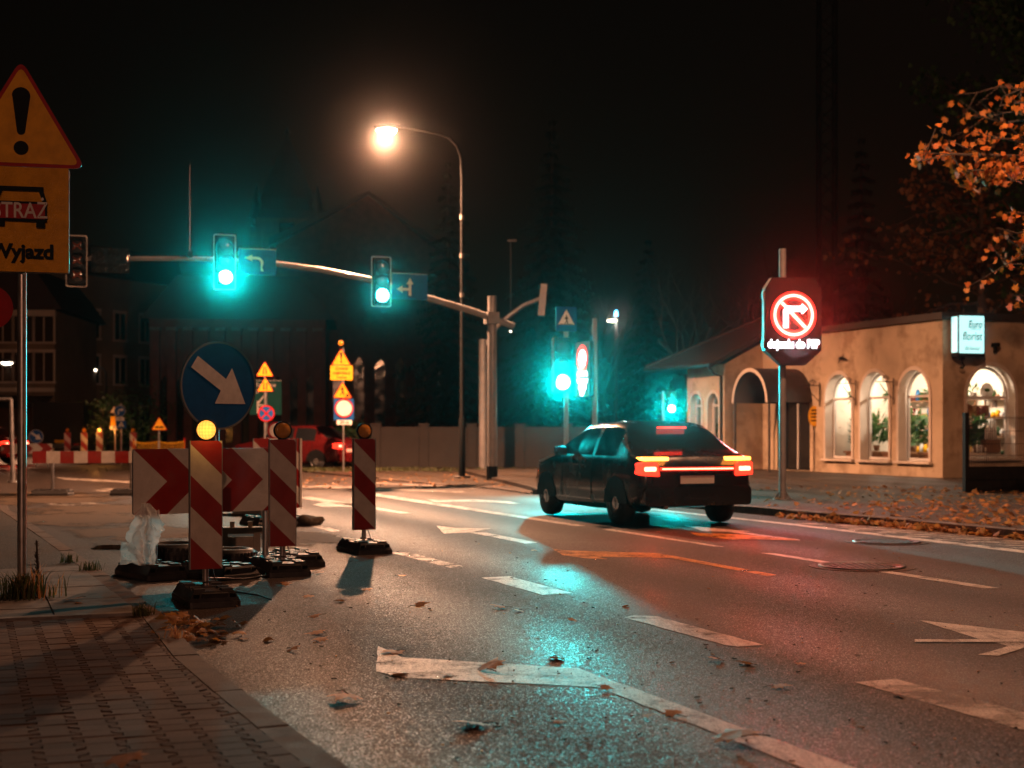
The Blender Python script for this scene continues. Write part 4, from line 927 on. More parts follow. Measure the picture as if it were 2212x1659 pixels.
# ================================================================ FLOWER SHOP
BO = Vector((10.9, 36., .11)); BT = Matrix.Translation(BO) @ Matrix.Rotation(TH, 4, 'Z')
def bl(x, y, z): return BT @ Vector((x, y, z))
shop = thing('flower_shop', 'low ochre flower shop with lit arched windows and dark flat parapet', 'shop building', BO, TH)
ZP = 4.02; SILL, SPR = .40, 2.10
def wall(mb, L, Ht, wins, m, T):
    """wall in a local frame x along, z up (front towards -y) with arched openings (x0,x1,sill,spring)"""
    old = mb.T; mb.T = old @ T; x = 0.
    for (a, b_, s0, sp) in wins:
        mb.poly([(x, 0, 0), (a, 0, 0), (a, 0, Ht), (x, 0, Ht)], m); mb.poly([(a, 0, 0), (b_, 0, 0), (b_, 0, s0), (a, 0, s0)], m)
        r = (b_-a)/2; P = [(a+r-r*cos(pi*k/20), sp+r*sin(pi*k/20)*1.08) for k in range(21)]
        for k in range(20): mb.poly([(P[k][0], 0, P[k][1]), (P[k+1][0], 0, P[k+1][1]), (P[k+1][0], 0, Ht), (P[k][0], 0, Ht)], m)
        x = b_
    mb.poly([(x, 0, 0), (L, 0, 0), (L, 0, Ht), (x, 0, Ht)], m); mb.T = old
def archpath(a, b_, s0, sp, ins=0.): 
    r = (b_-a)/2-ins; c = (a+b_)/2
    return [(a+ins, s0+ins)]+[(c-r*cos(pi*k/20), sp+r*sin(pi*k/20)*1.08) for k in range(21)]+[(b_-ins, s0+ins)]
def window(parent, a, b_, s0, sp, T, depth=.28, lab=None, bars=True):
    mb = MB(); mb.T = T; o_ = archpath(a, b_, s0, sp); e = archpath(a, b_, s0, sp, -.09)
    mb.grid([[(x, -.035, z) for x, z in e], [(x, -.035, z) for x, z in o_], [(x, depth, z) for x, z in o_]], 'plaster_trim', True, False)
    mb.grid([[(x, 0.01, z) for x, z in e], [(x, -.035, z) for x, z in e]], 'plaster_trim', True, False)
    w = mb.build('window', parent)
    mb = MB(); mb.T = T; o2 = archpath(a, b_, s0, sp, .012); i2 = archpath(a, b_, s0, sp, .075)
    mb.grid([[(x, depth-.05, z) for x, z in o2], [(x, depth-.05, z) for x, z in i2], [(x, depth+.02, z) for x, z in i2]], 'pvc', True, False)
    mb.box(((a+b_)/2, depth-.02, sp+.0), (b_-a-.1, .07, .06), 'pvc')
    mb.build('frame', w)
    mb = MB(); mb.T = T; mb.box(((a+b_)/2, -.02, s0-.03), (b_-a+.24, .20, .06), 'plaster_trim'); mb.build('sill', w)
    return w
TW = Matrix.Rotation(R(-90), 4, 'Z')           # facade along +y of the building, front faces -x : local x -> building -y
def TF(y0): return Matrix.Translation((0, y0, 0)) @ TW
Lm = 8.75
wsF = [(Lm-5.25, Lm-3.96), (Lm-3.53, Lm-2.24), (Lm-1.80, Lm-.53)]
dA, dB = Lm-7.9, Lm-6.1
mb = MB(); wall(mb, Lm, ZP, [(dA, dB, .02, 1.95)]+[(a, b_, SILL, SPR) for a, b_ in wsF], 'plaster', TF(Lm))
wall(mb, 5.2, ZP, [(.74, 2.24, .50, 2.06)], 'plaster', Matrix.Identity(4))
mb.poly([(0, Lm, 0), (5.2, Lm, 0), (5.2, Lm, ZP), (0, Lm, ZP)][::-1], 'plaster'); mb.poly([(5.2, 0, 0), (5.2, Lm, 0), (5.2, Lm, ZP), (5.2, 0, ZP)], 'plaster')
mb.build('wall', shop)
mb = MB(); mb.slab([(-.10, -.10), (5.35, -.10), (5.35, Lm), (-.10, Lm)], ZP+.003, ZP+.18, 'roofedge'); mb.build('parapet', shop)
for a, b_ in wsF: window(shop, a, b_, SILL, SPR, TF(Lm))
window(shop, .74, 2.24, .50, 2.06, Matrix.Identity(4))
# barrel canopy over the door, on two slim posts
mb = MB(); yc = 7.0; r = 1.02; zsp = 2.02; dp = 1.5
for (x0, x1) in ((-dp, .0),):
    ra = [[(x, yc-r*cos(pi*k/18), zsp+r*sin(pi*k/18)) for k in range(19)] for x in (x0, x1)]
    rb = [[(x, yc-(r-.06)*cos(pi*k/18), zsp+(r-.06)*sin(pi*k/18)) for k in range(19)] for x in (x1, x0)]
    mb.grid(ra+rb+[ra[0]], 'roofedge', False, True)
cn = mb.build('door_canopy', shop)
mb = MB(); mb.grid([[(-dp-.01, yc-(r+.01)*cos(pi*k/18), zsp+(r+.01)*sin(pi*k/18)) for k in range(19)], [(-dp-.01, yc-(r-.10)*cos(pi*k/18), zsp+(r-.10)*sin(pi*k/18)) for k in range(19)]], 'plaster_trim', False, False); mb.build('canopy_rim', cn)
for s_ in (-1, 1):
    mb = MB(); mb.tube([(-dp+.08, yc+s_*(r-.04), 0), (-dp+.08, yc+s_*(r-.04), zsp)], .035, 'roofedge', 8); mb.build('canopy_post', cn)
mb = MB(); mb.T = TF(Lm); mb.box(((dA+dB)/2, .22, 1.02), (dB-dA-.04, .05, 1.96), 'glassdark'); mb.box(((dA+dB)/2, .18, 1.02), (.07, .05, 1.96), 'pvc'); mb.box((dA+.12, .18, 1.), (.05, .04, 1.9), 'pvc'); mb.box((dB-.1, .18, 1.), (.05, .04, 1.9), 'pvc')
ol = archpath(dA, dB, 1.9, 1.95, .03); mb.flat(ol[::-1], .22, 'glassdark'); mb.build('door', shop)
q = thing('door_plate', 'small orange oval plate with dark lines behind the LED sign post', 'sign', bl(-.06, 5.78, 1.62), TH+R(-90)+R(62))
def lines(mb, y):
    for i in range(4): mb.flat(rect(-.09, .15-i*.10, .09, .19-i*.10), y, 's_black')
signplate(q, 'sign_face', [(x*.17, z*.30) for x, z in circ(0, 0, 1, 24)], 's_yellow', 0, extra=lines)
# wing with the tiled roof
wx, wa, wb_, ze = -1.35, Lm, Lm+2.45, 3.25
mb = MB()
ww = [(.28, 1.0, .5, 1.98), (1.42, 2.12, .5, 1.98)]
wall(mb, wb_-wa, ze, ww, 'plaster', Matrix.Translation((wx, wb_, 0)) @ TW)
mb.poly([(wx, wa, 0), (0, wa, 0), (0, wa, ze+.68), (wx, wa, ze)], 'plaster'); mb.poly([(wx, wb_, 0), (wx, wb_, ze), (4, wb_, ze), (4, wb_, 0)], 'plaster'); mb.build('wing_wall', shop)
for a, b_, s0, sp in ww: window(shop, a, b_, s0, sp, Matrix.Translation((wx, wb_, 0)) @ TW, .2)
mb = MB(); e0, e1 = (wx-.45, wa-.02, ze+.02), (wx-.45, wb_+2.1, ze+.02); rp = .52
rid0 = (wx+3.4, wa-.02, ze+.02+3.85*rp); rid1 = (wx+3.4, wa+1.2, ze+.02+3.85*rp); bk = (5.2, wb_+2.1, ze+.02)
th_ = Vector((0, 0, .14))
V3 = lambda p: Vector(p)
mb.poly([e0, rid0, rid1, e1][::-1], 'rooftile'); mb.poly([e1, rid1, bk][::-1], 'rooftile'); mb.poly([V3(p)-th_ for p in (e0, rid0, rid1, e1)], 'roofedge')
mb.poly([V3(e0)-th_, V3(rid0)-th_, rid0, e0][::-1], 'roofedge'); mb.poly([V3(e0)-th_, e0, e1, V3(e1)-th_][::-1], 'roofedge'); mb.poly([V3(e1)-th_, e1, bk, V3(bk)-th_][::-1], 'roofedge'); mb.poly([V3(e1)-th_, V3(bk)-th_, V3(rid1)-th_], 'roofedge')
for i in range(1, 30):
    t_ = i/30; yA = e0[1]+(e1[1]-e0[1])*t_; f_ = min(1, (e1[1]-yA)/(e1[1]-rid1[1])); mb.tube([(e0[0], yA, e0[2]+.01), (e0[0]+3.85*f_, yA, e0[2]+.01+3.85*rp*f_)], .022, 'rooftile', 5, False)
rf = mb.build('tiled_roof', shop)
mb = MB(); mb.tube([(e0[0]-.05, e0[1], ze-.02), (e1[0]-.05, e1[1], ze-.02)], .06, 'roofedge', 8); mb.tube([(wx-.5, wa+.2, ze-.05), (wx-.3, wa+.15, ze-.3), (wx-.06, wa+.12, ze-.38), (wx-.06, wa+.12, .1)], .045, 'roofedge', 8)
mb.tube([V3(e1)+Vector((0, 0, .05)), V3(rid1)+Vector((0, 0, .05))], .06, 'rooftile', 8); mb.build('gutter', rf)
# interior : lit rooms
mb = MB()
mb.box((2.6, 3.0, .02), (4.9, 5.7, .04), 'inwall'); mb.poly([(.05, .32, 3.1), (.05, 5.6, 3.1), (5., 5.6, 3.1), (5., .32, 3.1)], 'inwall')
mb.poly([(2.9, .32, 0), (2.9, 5.6, 0), (2.9, 5.6, 3.1), (2.9, .32, 3.1)][::-1], 'inwall'); mb.poly([(.05, 5.6, 0), (5., 5.6, 0), (5., 5.6, 3.1), (.05, 5.6, 3.1)][::-1], 'inwall'); mb.build('shop_room', shop)
for x, y, p in ((1.3, 1.4, 230), (1.2, 3.0, 150), (1.2, 4.7, 130)): light('shop_ceiling_light', 'POINT', bl(x, y, 2.7), p, (1., .80, .60), .15)
light('wing_light', 'POINT', bl(wx+1.2, wa+1.2, 2.4), 14, (.8, .9, .8), .1)
def plant(loc, h, r, n, m, lab, pot='ceramic', flowers=0, kind='potted_plant', cat='plant'):
    o = thing(kind, lab, cat, loc)
    mb = MB(); mb.lathe([(.001, 0), (.07, 0), (.10, .16), (.092, .16), (.08, .14), (.001, .14)], pot, n=14); mb.build('pot', o)
    mb = MB()
    for _ in range(n):
        a, e = random.uniform(0, 2*pi), random.uniform(.1, 1.); L = r*random.uniform(.6, 1.2); w = L*random.uniform(.10, .2)
        c = Vector((r*.5*cos(a)*random.random(), r*.5*sin(a)*random.random(), .14+h*random.random()*.7)); d = Vector((cos(a)*e, sin(a)*e, random.uniform(.1, .9))).normalized(); s_ = d.orthogonal().normalized()*w
        mb.poly([c, c+d*L*.5+s_, c+d*L, c+d*L*.5-s_], m)
    mb.build('leaves', o)
    if flowers:
        mb = MB()
        for _ in range(flowers):
            c = Vector((random.gauss(0, r*.5), random.gauss(0, r*.5), .14+h*random.uniform(.5, 1.1))); q = random.uniform(.03, .055)
            for k in range(5):
                a = 2*pi*k/5; mb.poly([c, c+Vector((q*cos(a-.5), q*sin(a-.5), .01)), c+Vector((q*1.2*cos(a), q*1.2*sin(a), .02)), c+Vector((q*cos(a+.5), q*sin(a+.5), .01))], 'pink')
        mb.build('blooms', o)
    return o
o = thing('display_table', 'pale display table inside the right hand shop window', 'table', bl(1.5, .75, .04), TH)
mb = MB(); mb.box((0, 0, .56), (1.45, .5, .05), 'inwall'); mb.build('top', o)
for sx in (-.66, .66):
    for sy in (-.2, .2): mb = MB(); mb.box((sx, sy, .265), (.06, .06, .53), 'wood'); mb.build('leg', o)
o = thing('wall_shelf', 'plain shelf across the top of the right hand shop window', 'shelf', bl(1.49, .62, 2.0), TH); mb = MB(); mb.box((0, 0, .02), (1.4, .28, .04), 'pvc'); mb.build('board', o); mb = MB(); mb.box((.62, 0, -.09), (.03, .2, .2), 'wood'); mb.build('bracket', o)
zT = .625
plant(bl(.95, .66, zT), .55, .22, 60, 'green', 'orange and white bouquet at the left of the right hand shop window', 'bluevase', 26, 'bouquet', 'bouquet')
plant(bl(1.32, .78, zT), .85, .36, 130, 'green', 'tall leafy bouquet in the middle of the right hand shop window', 'ceramic', 30, 'bouquet', 'bouquet')
plant(bl(1.72, .82, zT), .95, .34, 140, 'green', 'dark green bushy plant at the right of the right hand shop window', 'wood', 6)
plant(bl(1.42, .62, 2.04), .2, .22, 26, 'green', 'small potted plant in the middle of the window shelf')
o = thing('planter_box', 'grey planter box on the left end of the window shelf', 'planter', bl(1.0, .62, 2.04), TH); mb = MB(); mb.slab(rounded([(-.2, -.08), (.2, -.08), (.2, .08), (-.2, .08)], .02, 3), 0, .17, 'ceramic'); mb.lathe([(.15, .17), (.12, .2), (.001, .2)], 'soil', n=12, c=(0, 0, -.02)); mb.build('box', o)
o = thing('round_plaque', 'round pale plaque standing on the right of the window shelf', 'plaque', bl(1.85, .6, 2.24), TH); mb = MB(); mb.lathe([(.001, -.03), (.2, -.03), (.22, 0), (.2, .02), (.001, .02)], 'ceramic', 'y', 28); mb.flat([(x*.09, .02+z*.05) for x, z in circ(0, 0, 1, 16)], -.033, 'green'); mb.build('face', o)
o = thing('wooden_sign', 'oval brown wooden sign hanging inside the right hand shop window', 'sign', bl(1.02, .42, 1.78), TH); mb = MB(); mb.prism([(x*.26, z*.12) for x, z in circ(0, 0, 1, 30)], -.015, .015, 'wood'); textmesh(mb, 'KWIATY', .11, 0, 0, -.018, 's_black', .002); mb.build('board', o)
o = thing('wood_rail', 'brown wooden rail along the back of the right hand shop window', 'rail', bl(1.7, 1.0, 1.72), TH); mb = MB(); mb.box((0, 0, 0), (1.1, .05, .30), 'wood'); mb.box((.3, -.03, 0), (.3, .03, .26), 'carred'); mb.build('board', o)
for i, (x, h_) in enumerate(((1.78, .42), (1.88, .52), (1.97, .55), (2.06, .50))):
    mb = MB(); mb.lathe([(.001, 0), (.045, 0), (.05, h_*.5), (.018, h_*.7), (.02, h_), (.001, h_)], 'ceramic', n=14); mb.build('glass_bottle', loc=bl(x, .52, zT+.35), label='pale bottle in the row at the right of the shop window', category='bottle', group='bottles in the shop window')
mb = MB(); mb.box((1.92-1.92, 0, .17), (.44, .26, .34), 'wood'); mb.build('wooden_crate', loc=bl(1.93, .55, zT), label='brown wooden crate carrying the pale bottles in the shop window', category='crate').rotation_euler = (0, 0, TH)
for i in range(9):
    x = .9+i*.14; h_ = random.uniform(.12, .26); mb = MB(); mb.lathe([(.001, 0), (.035, 0), (.045, h_), (.038, h_), (.03, .03), (.001, .03)], 'ceramic' if i % 3 else 'inwall', n=12); mb.build('vase', loc=bl(x, .47+.03*(i % 2), zT), label='small pale vase in the front row of the shop window', category='vase', group='vases in the shop window')
lab3 = ('plants behind the first arched window left of the shop corner', 'plants behind the middle arched window of the long facade', 'plants behind the third arched window from the shop corner')
for k, (a, b_) in enumerate(wsF):
    y = Lm-(a+b_)/2
    plant(bl(.75, y-.15, .62), .9, .4, 120, 'green', 'bushy '+lab3[2-k], 'ceramic', 14); plant(bl(.95, y+.35, .62), .6, .3, 60, 'green', 'flowering '+lab3[2-k], 'bluevase', 22)
    plant(bl(1.3, y+.05, .62), 1.1, .45, 90, 'green', 'tall '+lab3[2-k], 'wood', 40, 'bouquet', 'bouquet'); plant(bl(.62, y-.42, .62), .35, .25, 50, 'green', 'low front '+lab3[2-k], 'wood', 30)
    o = thing('hanging_basket', 'basket hanging above the '+lab3[2-k], 'basket', bl(.8, y+.2, 2.1)); mb = MB(); mb.lathe([(.001, 0), (.12, .03), (.18, .16), (.16, .16), (.001, .1)], 'wood', n=14); mb.build('bowl', o); mb = MB()
    for _ in range(40):
        a = random.uniform(0, 2*pi); c = Vector((.15*cos(a), .15*sin(a), .15)); d = Vector((cos(a), sin(a), random.uniform(-1.6, .5)))*.22; s_ = d.orthogonal().normalized()*.03; mb.poly([c, c+d*.5+s_, c+d, c+d*.5-s_], 'green')
    mb.build('leaves', o); mb = MB(); mb.tube([(0, 0, .16), (0, 0, .95)], .008, 'black', 5); mb.build('cord', o)
    o = thing('wall_shelf', 'stacked back wall shelves with '+lab3[2-k], 'shelf', bl(2.7, y, .04), TH); mb = MB()
    for z in (.5, 1.0, 1.5, 2.0): mb.box((0, 0, z), (.35, 1.3, .04), 'wood')
    for s_ in (-.65, .65): mb.box((.1, s_, 1.1), (.04, .05, 2.2), 'wood')
    mb.build('rack', o); mb = MB()
    for z in (.52, 1.02, 1.52, 2.02):
        for g in range(7): h_ = random.uniform(.1, .34); mb.lathe([(.001, 0), (.06, 0), (.08, h_*.6), (.04, h_), (.001, h_)], random.choice(('ceramic', 'bluevase', 'carred', 's_yellow', 'green', 'wood')), n=9, c=(-.02, -.55+g*.18, z))
    mb.build('pots', o)
    o = thing('display_table', 'display table with '+lab3[2-k], 'table', bl(.85, y, .04), TH); mb = MB(); mb.box((0, 0, .55), (.6, 1.2, .05), 'wood'); mb.box((0, 0, .27), (.5, 1.1, .5), 'wood'); mb.build('body', o)
for y, lab in ((wb_-.65, 'leafy plant behind the right narrow window of the shop wing'), (wb_-1.77, 'leafy plant behind the left narrow window of the shop wing')): plant(bl(wx+.6, y, .5), 1., .35, 80, 'green', lab, 'ceramic', 8)
# backlit box sign on the corner
o = thing('shop_sign', 'backlit pale turquoise box sign on the shop corner', 'shop sign', bl(.55, -.30, 3.62), TH-R(4))
w, h = .36, .47
mb = MB(); mb.prism(rounded(rect(-w-.03, -h-.09, w+.03, h+.03), .02, 3), -.14, .14, 'black'); bx = mb.build('case', o)
mb = MB(); mb.prism(rounded(rect(-w, -h, w, h), .02, 3), -.150, -.142, 'e_box'); fc = mb.build('lit_face', bx)
mb = MB(); mb.prism(rect(-.125, -h+.02, .125, h-.02), -.008, 0, 'e_box'); fs = mb.build('lit_side', bx); fs.rotation_euler = (0, 0, R(-90)); fs.location = (-w-.035, 0, 0)
def ital(s_, size, x, z, m, b_=.004): mb.T = Matrix(((1, 0, .12, 0), (0, 1, 0, 0), (0, 0, 1, 0), (0, 0, 0, 1))); textmesh(mb, s_, size, x, z, -.154, m, b_, .8); mb.T = Matrix.Identity(4)
mb = MB(); ital('Euro', .26, .08, .25, 's_black'); ital('florist', .30, .03, -.05, 's_black'); mb.box((.12, -.152, .13), (.3, .004, .014), 's_black'); ital('ślij kwiaty!', .13, .06, -.35, 's_green', .001); mb.build('lettering', fc)
mb = MB(); mb.box((0, .3, .1), (.06, .36, .06), 'black'); mb.build('bracket', bx)
light('box_sign_light', 'SPOT', bl(.52, -.62, 3.55), 40, (.3, 1., .95), .2, None, bl(.5, -6, 3.2), 165, .5)
mb = MB(); mb.box((0, 0, .14), (.10, .16, .10), 'black'); mb.tube([(0, 0, .1), (.02, 0, .0), (.06, 0, -.05), (.02, 0, -.12), (-.05, 0, -.1)], .022, 'black', 8); mb.build('wall_hook', loc=bl(.42, -.22, 2.9), label='dark curled iron hook under the backlit box sign', category='hook')
o = thing('security_camera', 'small dark camera on the shop wall right of the box sign', 'camera', bl(1.55, -.12, 3.35), TH); mb = MB(); mb.box((0, 0, .05), (.10, .22, .10), 'black'); mb.box((.04, .06, -.06), (.05, .08, .2), 'black'); mb.build('body', o)
for i, y in enumerate((5.55, 3.75, 2.02)):
    o = thing('iron_bracket', ('scrolled iron bracket beside the third arched window', 'scrolled iron bracket between the two left arched windows', 'scrolled iron bracket between the two right arched windows')[i], 'wall bracket', bl(-.03, y, 2.35), TH)
    mb = MB(); mb.tube([(0, 0, -.45), (0, 0, .25)], .015, 'black', 6); mb.tube([(-.02, 0, .15), (-.55, 0, .15)], .012, 'black', 6); mb.tube([(-.02, 0, -.3), (-.25, 0, -.1), (-.42, 0, .1)], .012, 'black', 6)
    mb.tube([(-.25+.12*cos(a)*(1-a/14), 0, .22+.10*sin(a)*(1-a/14)) for a in [k*.5 for k in range(20)]], .012, 'black', 5); mb.build('scroll', o)
o = thing('wall_ornament', 'little black bird ornament on the facade above the arched windows', 'ornament', bl(-.06, 4.35, 3.2), TH); mb = MB(); mb.tube([(0, -.22, -.02), (0, -.05, .02), (0, .1, .05), (0, .2, .02)], [.008, .05, .04, .006], 'black', 8); mb.tube([(0, 0, .03), (-.02, -.08, .16)], [.03, .004], 'black', 5); mb.tube([(0, .05, .03), (-.02, .2, -.1)], [.03, .004], 'black', 5); mb.build('bird', o)
# ================================================================ MESH FENCE
FB = gr(2086, 1064, .112); o = thing('mesh_fence', 'dark wire mesh fence with square post before the right hand shop window', 'fence', FB, TH)
fh = 1.56
mb = MB(); mb.box((0, 0, fh/2), (.09, .09, fh), 'black'); mb.build('post', o); mb = MB(); mb.box((2.55, 0, fh/2), (.09, .09, fh), 'black'); mb.build('post', o); mb = MB(); mb.box((5.05, 0, fh/2), (.09, .09, fh), 'black'); mb.build('post', o)
mb = MB()
for i in range(1, 100): mb.tube([(.045+i*.05, 0, .05), (.045+i*.05, 0, fh-.06)], .0045, 'black', 4, False, False)
for z in (.08, .25, .50, .72, .95, 1.2, 1.46): mb.tube([(0, -.012, z), (5.05, -.012, z)], .006, 'black', 4, False, False)
mb.build('mesh_panel', o)
mb = MB(); mb.box((2.5, .02, .25), (5.0, .05, .5), 'black'); mb.build('base_board', o)
# ================================================================ FAR SIGNS
def wsign(lab, px, Yd, rz, h_top, parts, r=.03, z0=.03):
    """post at a pixel column and depth with sign faces; parts: (name, kind, px, py0, py1, symbol)"""
    B = Vector((xat(px, Yd), Yd, z0)); o = thing('road_sign', lab, 'road sign', B, rz); k = Yd/F
    post(o, hz(h_top, Yd)-z0, r, m='galv')
    for (nm, kind, pxc, p0, p1, face, sym) in parts:
        zc = (hz(p0, Yd)+hz(p1, Yd))/2-z0; h = (p1-p0)*k; x = (pxc-px)*k/cos(rz) if abs(rz) < 1.2 else 0; fn = sym and (lambda mb, y, s_=sym, h_=h: s_(mb, y, h_))
        if kind == 'tri':
            sd = h/.866; ol = tri(0, -h/2+sd*.866/3, sd, sd*.06); il = tri(0, -h/2+sd*.866/3, sd*.88, sd*.04); q = signplate(o, nm, ol, face, 0, 's_red', il, .015, fn)
        elif kind == 'round': q = signplate(o, nm, circ(0, 0, h/2, 32), face, 0, 's_red' if face != 's_blue' else 's_white', circ(0, 0, h/2*(.80 if face == 's_white' else .95), 32), .015, fn)
        else:
            w = kind*k/2/cos(rz); q = signplate(o, nm, rounded(rect(-w, -h/2, w, h/2), .02, 3), face, 0, face, None, .015, fn)
        q.location = (x, 0, zc)
    return o
def sx_bumps(mb, y, h): mb.flat([(-h*.34, -h*.36)]+arc(-h*.15, -h*.36, h*.17, pi, 0, 8)+arc(h*.17, -h*.36, h*.17, pi, 0, 8), y, 's_black')
def sx_narrow(mb, y, h):
    for s_ in (-1, 1): mb.flat([(s_*h*.06, -h*.36), (s_*h*.14, -h*.36), (s_*h*.14, -.1*h), (s_*h*.09, 0), (s_*h*.09, h*.14), (s_*h*.03, h*.14), (s_*h*.03, -.02*h), (s_*h*.06, -.1*h)][::s_], y, 's_black')
def sx_two(mb, y, h): mb.flat(arrow2((-h*.1, h*.12), (-h*.1, -h*.38), h*.07, h*.17, h*.15), y, 's_black'); mb.flat(arrow2((h*.1, -h*.38), (h*.1, h*.14), h*.07, h*.17, h*.15), y, 's_black')
def sx_work(mb, y, h):
    person_sym(mb, y, -.03*h, -.06*h, h*.58); mb.flat([(h*.16, -h*.42), (h*.44, -h*.42), (h*.33, -h*.24), (h*.25, -h*.24)], y, 's_black'); mb.flat(arrow2((-.02*h, -.05*h), (h*.24, -.26*h), h*.03, h*.03, .001), y, 's_black'); mb.flat([(-h*.46, -h*.42), (-h*.3, -h*.42), (-h*.38, -h*.36)], y, 's_black')
def sx_text(mb, y, h):
    for i, s_ in enumerate(('Zmiana', 'organizacji', 'ruchu')): textmesh(mb, s_, h*.30, 0, h*(.30-.30*i), y, 's_black', .002, .95)
def sx_stop(mb, y, h):
    for a in (pi/4, 3*pi/4):
        d = Vector((cos(a), sin(a)))*h*.44; n_ = Vector((-d.y, d.x)).normalized()*h*.045; mb.flat([tuple(d+n_), tuple(-d+n_), tuple(-d-n_), tuple(d-n_)], y, 's_red')
    mb.ring((0, 0), h*.41, h*.5, y, 's_red', 30)
def sx_dir(mb, y, h):
    w = h*.9
    mb.ring((0, 0), 0.01, .012, y, 's_white', 6)
    for q in ([(-w*.5, h*.48), (w*.5, h*.48), (w*.5, h*.495), (-w*.5, h*.495)], [(-w*.28, -h*.46), (-w*.22, -h*.46), (-w*.22, -h*.1), (-w*.28, -h*.1)], [(-w*.27, -h*.16), (-w*.24, -h*.2), (-w*.04, h*.02), (-w*.07, h*.06)], [(-w*.22, -h*.24), (w*.0, -h*.24), (w*.0, -h*.2), (-w*.22, -h*.2)], [(-w*.22, -h*.38), (w*.0, -h*.38), (w*.0, -h*.34), (-w*.22, -h*.34)]): mb.flat(q, y, 's_white')
    textmesh(mb, 'Katowice', h*.17, -w*.0, h*.36, y, 's_white', .004, .9); textmesh(mb, 'S1', h*.15, -w*.28, h*.16, y, 's_white', .003)
def sx_turn(mb, y, h): mb.flat([(-h*.17, -h*.28), (-h*.07, -h*.28), (-h*.07, 0), (0, .06*h), (h*.12, .06*h), (h*.12, -.04*h), (h*.32, .12*h), (h*.12, .28*h), (h*.12, .17*h), (-.04*h, .17*h), (-h*.17, .05*h)], y, 's_white')
def sx_right(mb, y, h): mb.flat([(p[0]*h/.8, p[1]*h/.8) for p in [(-.295, .16), (-.225, .265), (.075, .062), (.140, .165), (.285, -.165), (-.045, -.165), (.018, -.045)][::-1]], y, 's_white')
def sx_cross(mb, y, h): crossing(mb, y, h*.95)
def sx_m(mb, y, h): textmesh(mb, '20 m', h*.95, 0, 0, y, 's_black', .004)
def sx_ex(mb, y, h): exclaim(mb, y, 0, -h*.36, h*.62)
def sx_lines(mb, y, h):
    for i in range(3): mb.flat(rect(-h*.3, h*.22-i*h*.24, h*.3, h*.30-i*h*.24), y, 's_black')
o = wsign('stacked temporary signs with a roadworks triangle and a white round sign by the concrete wall', 742, 44.5, R(12), 752,
    [('warning_triangle', 'tri', 737, 752, 789, 's_yellow', sx_ex), ('text_plate', 47, 738, 789.5, 821, 's_yellow', sx_text), ('roadworks_triangle', 'tri', 740, 824, 860, 's_yellow', sx_work), ('blue_plate', 42, 743, 862, 907, 's_blue', None), ('distance_plate', 32, 744, 907.5, 917.5, 's_white', sx_m)])
k = 44.5/F; q = signplate(o, 'no_entry_disc', circ(0, 0, 20.5*k, 32), 's_white', -.02, 's_red', circ(0, 0, 17*k, 32), .012); q.location = (1*k, 0, hz(882, 44.5)-.03)
mb = MB(); mb.lathe([(.001, -.06), (.09, -.06), (.10, .0), (.09, .05), (.001, .06)], 'black', 'y', 16, (0, .03, 0)); mb.lathe([(.085, -.061), (.04, -.08), (.001, -.085)], 'amber_off', 'y', 16, (0, .03, 0)); mb.tube([(0, .03, -.16), (0, .03, -.08)], .02, 'black', 8); mb.build('warning_lamp', o, (-6*k, 0, hz(741, 44.5)-.03))
wsign('two orange lane triangles over a blue crossed no stopping disc behind the big blue disc', 572, 40., R(16), 790,
    [('narrowing_triangle', 'tri', 572, 780, 813, 's_yellow', sx_narrow), ('two_way_triangle', 'tri', 573, 814, 846, 's_yellow', sx_two), ('no_stopping_disc', 'round', 575, 875, 911, 's_blue', sx_stop)])
wsign('teal direction board with white road map behind the orange lane triangles', 575, 48., R(14), 822, [('direction_board', 66, 574, 821, 896, 's_green', sx_dir)], .05)
wsign('white disc with red ring half hidden behind the unlit lamp of the scuffed panel', 597, 27., R(18), 915, [('no_entry_disc', 'round', 597, 911, 949, 's_white', None)])
wsign('orange triangle with two black humps in front of the brick church', 343, 46., R(10), 905, [('bumps_triangle', 'tri', 344, 900, 929, 's_yellow', sx_bumps)])
wsign('blue right turn disc over a small blue crossing sign near the far bushes', 262, 52., R(12), 872, [('turn_disc', 'round', 259, 876, 900, 's_blue', sx_turn), ('text_plate', 18, 259, 901, 909, 's_white', sx_lines), ('crossing_plate', 20, 262, 909, 926, 's_blue', sx_cross)])
wsign('orange plate on a grey post left of the far blue turn disc', 249, 54., R(12), 880, [('give_way_plate', 'tri', 247, 876, 892, 's_white', None), ('detour_plate', 10, 245, 899, 920, 's_yellow', None), ('text_plate', 15, 246, 920, 928, 's_white', sx_lines)])
wsign('small blue keep right disc above the far chevron barrier', 78, 50., R(12), 935, [('keep_right_disc', 'round', 78, 928, 958, 's_blue', sx_right)])
Yc = 50.; o = thing('arrow_board', 'far low chevron barrier half hidden behind the tall sign post', 'arrow board', Vector((xat(72, Yc), Yc, 0)), R(10)); k = Yc/F
mb = MB(); w_ = 66*k; mb.prism(rect(-w_, -.17, w_*.6, .17), -.03, 0, 'chevron', 's_back'); mb.build('chevron_board', o, (0, 0, hz(969, Yc)))
for x in (-.5, .5): mb = MB(); mb.tube([(x, .03, 0), (x, .03, hz(962, Yc))], .03, 'galv', 8); mb.build('post', o)
for px, lit, lab in ((146, 0, 'small far striped panel left of the far amber lamp'), (182, 0, 'small far striped panel between the dark truck and the amber lamp'), (215, 1, 'small far striped panel with a glowing orange lamp'), (288, 0, 'small far striped panel next to the orange mesh')):
    w_ = warn_panel(lab, gr(px, 1002+random.uniform(-2, 3)), R(12), 1.22, bool(lit))
    if lit: light('warning_lamp_light', 'POINT', gr(px, 1004)+Vector((0, -.2, 1.31)), 60, (1., .35, .06), .06)
